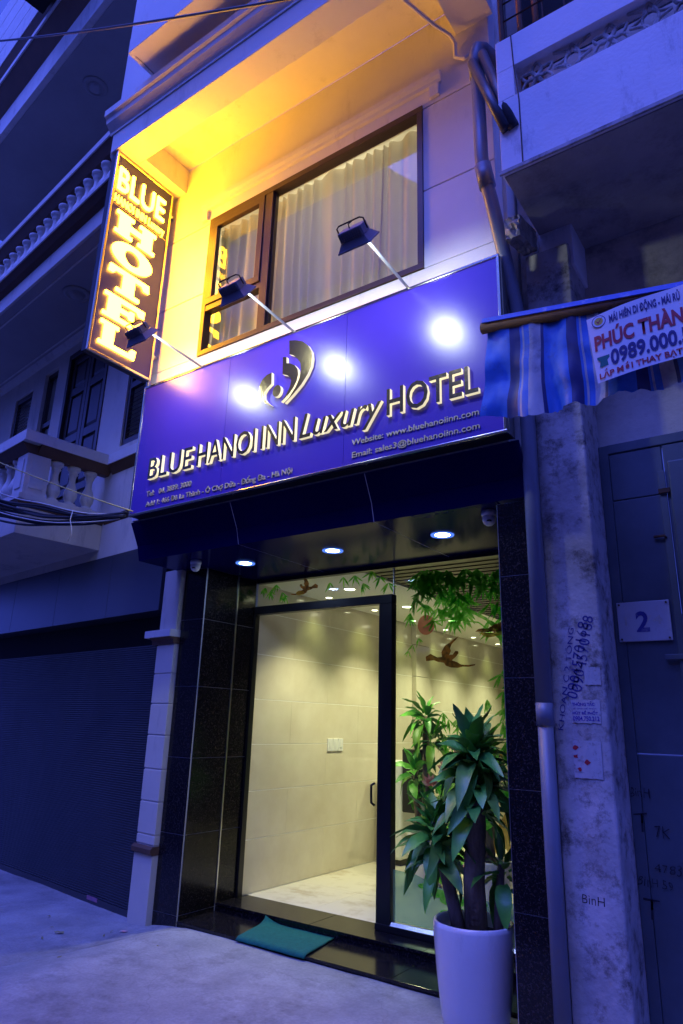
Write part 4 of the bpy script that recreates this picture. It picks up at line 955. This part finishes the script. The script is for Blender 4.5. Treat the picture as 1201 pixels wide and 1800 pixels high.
# iron grille above the parapet, with poles behind
gr = empty('tmp', (0, 0, 0)); bpy.data.objects.remove(gr)
grille = MB().tube([(-1.17, 3.36, 5.97), (-1.17, 3.36, 8)], .02, 6).build('balcony_grille', 'rust', RB)
for k in range(12): MB().tube([(-1.03 + k * .14, 3.36, 5.97), (-1.03 + k * .14, 3.36, 8)], .007, 5).build('grille_bar', 'rust', grille)
for k in range(10): MB().tube([(-1.17, 3.352, 6.03 + k * .16), (.6, 3.352, 6.03 + k * .16)], .006, 5).build('grille_bar', 'rust', grille)
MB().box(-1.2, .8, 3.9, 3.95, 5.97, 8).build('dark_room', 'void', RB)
for x in (-1.10, -.99): tag(MB().tube([(x, 3.55, 5.7), (x - .02, 3.6, 7.6)], .022, 8).build('wooden_pole', 'bamboo_pole', smooth=True), 'orange brown wooden pole behind the balcony grille, %s of the two' % ('left' if x < -1.05 else 'right'), 'pole', 'poles behind the balcony grille')
# doorway: frame, sheet metal leaves, bolts
ed = MB().box(-.990, -.932, 4.199, 4.26, 0, 3.33).box(-.935, 2.0, 4.195, 4.26, 3.27, 3.33).build('door_frame', 'door', RB, bevel=.003)
zz = [0.02, 1.42, 2.93, 3.265]
d1 = MB().box(-.93, -.63, 4.205, 4.25, .02, 1.485).build('door_leaf', 'door', RB, bevel=.003)
box('door_sheet', -.93, -.63, 4.203, 4.25, 1.492, 2.955, 'door', d1, .003)
box('door_sheet', -.93, -.63, 4.203, 4.25, 2.962, 3.262, 'door', d1, .003)
d2 = MB().box(-.622, .5, 4.20, 4.25, .02, 3.262).build('door_leaf', 'door', RB, bevel=.003)
box('door_edge', -.66, -.622, 4.188, 4.202, .02, 3.1, 'door', d2, .003)
box('wicket', -.60, .45, 4.17, 4.198, .3, 3.15, 'door', d2, .01)
MB().tube([(-.72, 4.19, 2.70), (-.66, 4.185, 2.70), (-.655, 4.185, 2.685)], .008, 6).build('bolt', 'rust', d1, smooth=True)
box('hasp', -.73, -.60, 4.175, 4.187, 1.99, 2.02, 'door', d2, .003); box('hinge', -.665, -.60, 4.172, 4.187, 2.955, 2.985, 'rust', d2, .003); box('hasp', -.70, -.61, 4.165, 4.187, 1.20, 1.225, 'rust', d2, .003)
for body, x, z, wd, ht, r_ in (('BìnH', -1.0 + .02, 1.265, .10, .05, 0), ('T', -.985 + .01, 1.09, .07, .10, 0), ('7K', -.880, 1.075, .075, .06, .1), ('478305', -.90, .90, .20, .05, .03), ('BìnH 59   125', -.985, .83, .28, .045, .02), ('T', -.965, .68, .075, .10, 0)):
    wobble(front_text('marker_writing', body, x, 4.1965, z, wd, ht, 'pen', ed, 0, 0, -.012, r_), .013, 24)
# house number plate
hn = empty('number_plate', (-.825, 4.19, 2.1), 'white enamel house number plate with a blue 2 on the metal door', 'sign')
box('plate', -.965, -.68, 4.186, 4.1985, 2.098, 2.326, 'plate', hn, .003)
front_text('digit', '2', -.865, 4.1845, 2.155, .072, .115, 'paint_blue', hn, 0, 0, .03)
for x in (-.95, -.695):
    for z in (2.112, 2.312): MB().tube([(x, 4.186, z), (x, 4.181, z)], .006, 8).build('screw', 'rust', hn)
front_text('faded_digits', '1  74', -.925, 4.1848, 2.19, .20, .055, 'rwall', hn, 0, 0, .0)
# writing and notices on the column
def col_text(body, x, z, wd, ht, m, rot, off=.0): return wobble(front_text('stencil_writing', body, x, 3.8985, z, wd, ht, m, colm, 0, 0, off, rot), .005, 20)
col_text('0904570168', -1.150, 1.765, .42, .062, 'paint_blue', R(-77), .0); col_text('0904570168', -1.12, 1.80, .42, .062, 'paint_blue', R(-77), .0)
col_text('KHOAN C 2 TÔNG', -1.235, 1.60, .56, .030, 'paint_blue', R(-80), .0)
col_text('BìnH', -1.195, .762, .11, .045, 'pen', 0, -.012)
def notice(x0, x1, z0, z1, label, lines):
    o = empty('paper_notice', ((x0 + x1) / 2, 3.897, z0), label, 'notice', 'notices pasted on the column')
    n = 8; v = []
    for j in (0, 1):
        for i in range(n + 1): v.append((x0 + (x1 - x0) * i / n + .002 * math.sin(i * 3 + j), 3.8965 - .0012 * abs(math.sin(i * 1.7 + j)), (z0, z1)[j] + .002 * math.sin(i * 2.3 + j * 4)))
    pyd('sheet', v, [(i, i + 1, n + 2 + i, n + 1 + i) for i in range(n)], 'paper', o)
    for body, z, wd, ht, off in lines: front_text('printed_line', body, x0 + .008, 3.8945, z, wd, ht, 'paint_ink', o, 0, 0, off)
M['paint_ink'] = mat('violet_ink', (0.05, 0.03, 0.30), .8)
notice(-1.185, -1.028, 1.640, 1.762, 'small violet printed notice on the concrete column, clean and white', [('THÔNG TẮC', 1.730, .12, .016, .03), ('VỆ SINH BỂ PHỐT', 1.712, .13, .007, .0), ('HÚT BỂ PHỐT', 1.685, .135, .014, .03), ('0904.750.212', 1.652, .14, .024, .02)])
notice(-1.10, -1.012, 1.84, 1.935, 'blank torn notice on the concrete column above the violet one', [])
notice(-1.19, -1.04, 1.36, 1.55, 'scraped notice with red scraps on the concrete column', [])
rs = MB()
for k in range(4):
    x, z = random.uniform(-1.18, -1.04), random.uniform(1.38, 1.58); i = len(rs.v); n = 7
    rs.v += [(x + random.uniform(.006, .02) * math.cos(j * 2 * math.pi / n), 3.8945, z + random.uniform(.005, .018) * math.sin(j * 2 * math.pi / n)) for j in range(n)]; rs.f.append(tuple(range(i, i + n)))
tag(rs.build('red_scraps', 't_red', colm), kind='stuff')

# drain pipes
dpz = empty('drain_pipe', (-1.30, 3.83, 0), 'long grey plastic drain pipe running down between the two houses', 'pipe')
MB().tube([(-1.303, 3.81, -.05), (-1.303, 3.81, 1.735)], .042, 16).build('lower_pipe', 'pvc', dpz, smooth=True)
MB().tube([(-1.303, 3.81, 1.72), (-1.303, 3.81, 2.9), (-1.303, 3.81, 3.95), (-1.325, 3.76, 4.30), (-1.385, 3.58, 5.0), (-1.405, 3.52, 5.17), (-1.41, 3.505, 5.30), (-1.415, 3.50, 6.15)], .046, 16).build('upper_pipe', 'pvc', dpz, smooth=True)
MB().tube([(-1.303, 3.81, 1.62), (-1.303, 3.81, 1.74)], .0475, 16).build('pipe_collar', 'pvc', dpz, smooth=True)
MB().tube([(-1.394, 3.553, 5.08), (-1.408, 3.512, 5.24)], .056, 16).build('pipe_collar', 'pvc', dpz, smooth=True)
MB().tube([(-1.415, 3.50, 6.02), (-1.415, 3.50, 6.22), (-1.41, 3.515, 6.29), (-1.39, 3.56, 6.32), (-1.36, 3.62, 6.30), (-1.33, 3.66, 6.22)], .054, 16).build('elbow', 'pvc', dpz, smooth=True)
for dx, dy in ((0, 0), (.075, .01)):
    tag(MB().tube([(-1.42 + dx, 3.43 + dy, 6.08 + dx * .6), (-1.15 + dx * .6, 3.285 + dy, 5.20)], .034, 12).build('waste_pipe', 'pvcdark', smooth=True), 'short dark waste pipe slanting down onto the balcony front, %s' % ('left of the pair' if dx == 0 else 'right of the pair'), 'pipe', 'slanting waste pipes')

# ================================================================== awning with valance
AW = empty('rolled_awning', (-.5, 3.2, 3.6), 'rolled blue striped awning hanging over the metal door at right', 'awning')
def bar_z(x): return 3.79 - .150 * (x + 1.33)
MB().tube([(-1.335, 3.22, bar_z(-1.335)), (1.0, 3.22, bar_z(1.0))], .034, 10).build('roller_bar', 'bar', AW, smooth=True)
MB().prism([(3.185, -.002), (3.195, .022), (3.225, .035), (3.255, .022), (3.262, .0), (3.25, .034), (3.225, .048), (3.19, .034), (3.178, .0)], -1.32, 1.0).build('tarp_roll', 'bartop', AW)
tr_ = bpy.data.objects['tarp_roll']
for v in tr_.data.vertices: v.co.z += bar_z(v.co.x) + .012
MB().tube([(-.95, 3.25, bar_z(-.95) + .01), (-.95, 3.93, 3.95), (-.95, 4.27, 3.95)], .014, 6).build('arm', 'bar', AW)
STR = [(.13, 'c_blue'), (.055, 'c_navy'), (.012, 'c_blue'), (.010, 'c_white'), (.03, 'c_blue'), (.06, 'c_white'), (.016, 'c_navy')]
seq = []; x = -1.30; i = 0
while x < 1.0:
    wdt, mm = STR[i % 7]; seq.append((x, x + wdt, mm)); x += wdt; i += 1
order = ['c_blue', 'c_navy', 'c_white', 'c_pale']; cv = []; cf = []; cm = []
NZ = 12
def cloth_pt(x, t):
    top = bar_z(x) - .022; flare = max(0, (-1.0 - x)) * .55 * (t ** 1.2)
    bot = 3.165 + .07 * max(0, min(1, (-1.05 - x) / .28)) + .012 * math.sin(x * 19) + .016 * noise.noise((x * 22, 0, 0)) + .012 * noise.noise((x * 70, 3, 0))
    z = top + (bot - top) * t
    y = 3.215 - .02 * t + (.012 + .012 * t) * math.sin(x * 24 + 1.4 * math.sin(x * 7)) * (.4 + .6 * t) + .022 * noise.noise((x * 8, t * 4, 5)) + .008 * noise.noise((x * 25, t * 9, 5))
    return (x - flare * .35 + .006 * math.sin(t * 5 + x * 11), y, z)
for (x0, x1, mm) in seq:
    nn = max(1, int((x1 - x0) / .012))
    for k in range(nn):
        xa, xb = x0 + (x1 - x0) * k / nn, x0 + (x1 - x0) * (k + 1) / nn; i = len(cv)
        for j in range(NZ + 1): cv.append(cloth_pt(xa, j / NZ)); cv.append(cloth_pt(xb, j / NZ))
        for j in range(NZ): cf.append((i + 2 * j, i + 2 * j + 2, i + 2 * j + 3, i + 2 * j + 1)); cm.append(order.index(mm))
me = bpy.data.meshes.new('valance'); me.from_pydata(cv, [], cf)
for k in order: me.materials.append(M[k])
for p, k in zip(me.polygons, cm): p.material_index = k
bm = bmesh.new(); bm.from_mesh(me); bmesh.ops.remove_doubles(bm, verts=bm.verts[:], dist=1e-5); bm.to_mesh(me); bm.free()
link('valance', me, None, AW, smooth=True)
# banner pinned to it
BN = empty('awning_banner', (-.4, 3.16, 3.25), 'white vinyl advertising banner with red and navy lettering on the awning', 'banner')
def ban_z(x, t): return (3.588 - .0 * (x + .73)) * (1 - t) + 3.222 * t + (.02 + .05) * (x + .73) * (1 - t) + .06 * (x + .73) * t
n = 40; bv = []
def ban_y(x): return 3.118 + .010 * math.sin(x * 13)
for j in range(9):
    t = j / 8
    for i in range(n + 1):
        x = -.735 + i / n * .62; bv.append((x + .028 * t, ban_y(x + .028 * t), ban_z(x, t) + .008 * math.sin(x * 11)))
pyd('sheet', bv, [(j * (n + 1) + i, (j + 1) * (n + 1) + i, (j + 1) * (n + 1) + i + 1, j * (n + 1) + i + 1) for j in range(8) for i in range(n)], 'banner', BN, smooth=True)
def ban_text(name, body, x, z, wd, ht, m, off=.0):
    me = text_meshes(body, wd, ht, 0, 0, off)[0]
    for v in me.vertices:
        X_ = x + v.co.x; v.co = (X_, ban_y(X_) - .003, z + v.co.y + .065 * (X_ + .73) + .008 * math.sin(X_ * 11))
    return tag(link(name, me, m, BN), kind='stuff')
ban_text('printed_line', 'MÁI HIÊN DI ĐỘNG - MÁI RỦ', -.625, 3.518, .318, .042, 't_navy', .03)
ban_text('printed_line', 'PHÚC THÀNH', -.705, 3.395, .455, .080, 't_red', .035)
ban_text('printed_line', '0989.000.586', -.635, 3.290, .430, .080, 't_navy', .030)
ban_text('printed_line', 'LẮP MỚI THAY BẠT CŨ', -.695, 3.236, .44, .030, 't_red', .03)
def disc(cx, cz, r, m, dy, name='seal', r2=None):
    s = MB(); k_ = 20
    s.v = [(cx + r * math.cos(k * 2 * math.pi / k_), ban_y(cx) - dy, cz + r * math.sin(k * 2 * math.pi / k_)) for k in range(k_)]; s.f = [tuple(range(k_))]
    return s.build(name, m, BN)
disc(-.675, 3.545, .034, 't_navy', .0030); disc(-.675, 3.545, .030, 'banner', .0036); disc(-.675, 3.545, .021, 't_yellow', .0042)
s = MB(); y_ = ban_y(-.675) - .0048
s.v = [(-.690, y_, 3.552), (-.678, y_, 3.530), (-.652, y_, 3.572), (-.677, y_, 3.541)]; s.f = [(0, 1, 3), (1, 2, 3)]; s.build('tick', 't_red', BN)
s = MB(); y_ = ban_y(-.675) - .003
s.v = [(-.690, y_, 3.292), (-.648, y_, 3.296), (-.652, y_, 3.325), (-.684, y_, 3.322), (-.698, y_, 3.335), (-.698, y_, 3.348), (-.64, y_, 3.352), (-.64, y_, 3.338)]; s.f = [(0, 1, 2, 3), (3, 2, 7, 6, 5, 4)]; s.build('telephone_symbol', 't_green', BN)

# ================================================================== cables
def cable(name, a, b, sag, r, m, label, group=None, wob=0.0, seed=0):
    a, b = Vector(a), Vector(b); pts = []
    for k in range(25):
        t = k / 24; p = a.lerp(b, t); p.z -= sag * 4 * t * (1 - t)
        if wob: p += Vector((0, wob * noise.noise((t * 3, seed, 0)), wob * noise.noise((t * 3, seed, 9))))
        pts.append(tuple(p))
    return tag(MB().tube(pts, r, 7).build(name, m, smooth=True), label, 'cable', group)
cable('overhead_cable', (-6.2, 2.0, 8.14), (-1.2, 2.0, 4.99), .05, .009, 'wire', 'thin overhead cable crossing the top left of the view')
e = (-4.86, 3.59, 3.31)
for k in range(11):
    cable('black_cable', (-6.9, 3.22 + .012 * k, 3.80 - .026 * k + (k % 2) * .02), (-4.90, 3.60, 3.30 + .012 * (k % 4)), .075 + .016 * (k % 4), .011 + .004 * (k % 2), 'wire', 'thick black cable in the sagging bundle before the first balcony', 'sagging cable bundle', .035, k)
cable('white_cable', (-6.9, 3.2, 3.66), (-4.93, 3.60, 3.295), .12, .006, 'wirewhite', 'pale cable hanging lowest under the black bundle', None, .015, 21)
cable('white_cable', (-6.9, 3.2, 3.88), (-4.93, 3.60, 3.34), .10, .007, 'wirewhite', 'pale grey cable lying along the top of the black bundle', None, .03, 25)
cable('yellow_cable', (-6.9, 3.2, 4.17), (-4.80, 3.585, 3.33), .02, .006, 'wireyellow', 'taut yellow cable running down to the corner of the sign board')
tag(MB().tube([(-5.45, 3.42, 3.40), (-5.44, 3.40, 3.30), (-5.40, 3.40, 3.22), (-5.38, 3.40, 3.16), (-5.42, 3.40, 3.10)], .004, 5).build('cable_tie', 'wirewhite', smooth=True), 'loose pale wire end dangling from the cable bundle', 'wire')

# ================================================================== litter on the pavement
def litter(x, y, s, m, label, cat, rz, group=None):
    z = ground_z(x, y) + .004; n = 7; v = [(0, 0, .012)]
    for k in range(n):
        a = 2 * math.pi * k / n; q = random.uniform(.6, 1.1); v.append((math.cos(a) * s * q, math.sin(a) * s * .55 * q, random.uniform(0, .014)))
    o = pyd('fallen_leaf' if cat == 'leaf' else 'crumpled_wrapper', v, [(0, k + 1, (k + 1) % n + 1) for k in range(n)], m); o.location = (x, y, z); o.rotation_euler = (0, 0, rz)
    tag(o, label, cat, group)
litter(-4.92, 4.08, .05, 'litter', 'red and white crumpled wrapper by the foot of the white pilaster', 'litter', .3)
litter(-5.32, 3.78, .045, 'dryleaf', 'largest dry leaf lying on the pavement left of the step', 'leaf', 1.0, 'fallen leaves')
for x, y in ((-5.5, 3.83), (-5.02, 4.05), (-4.97, 3.94), (-5.30, 3.62), (-4.3, 3.9), (-4.75, 3.4), (-5.8, 4.0)):
    litter(x, y, .022, 'dryleaf', 'tiny dry leaf scrap on the pavement', 'leaf', x * 9, 'leaf scraps')

# ================================================================== houses across the street (behind the viewer, seen only in reflections)
for x0, x1, h, nm in ((-30, -16.1, 9.2, 'grey house across the street, first of five'), (-16, -7.2, 12.6, 'grey house across the street, second of five'), (-7.1, -1.2, 8.8, 'grey house across the street, third of five'),
                      (-1.1, 9, 10.2, 'grey house across the street, fourth of five'), (9.1, 24, 9.4, 'grey house across the street, last of five')):
    o = empty('opposite_house', ((x0 + x1) / 2, -6, 0), nm, 'house', 'houses across the street')
    MB().box(x0, x1, -9, -5.2, -.1, h).build('wall', 'opp', o); MB().box(x0 - .1, x1 + .1, -9, -4.9, h + .001, h + .18).build('roof', 'opp', o)
    for k in range(int((x1 - x0) / 2)):
        for j in range(int(h / 3.2)):
            w0 = x0 + .6 + k * 2; wn = MB().box(w0, w0 + 1.1, -5.199, -5.15, 1.0 + 3.2 * j, 2.5 + 3.2 * j).build('window', 'bronze', o)
            pane('pane', w0 + .07, w0 + 1.03, -5.145, 1.07 + 3.2 * j, 2.43 + 3.2 * j, 'lens', wn)
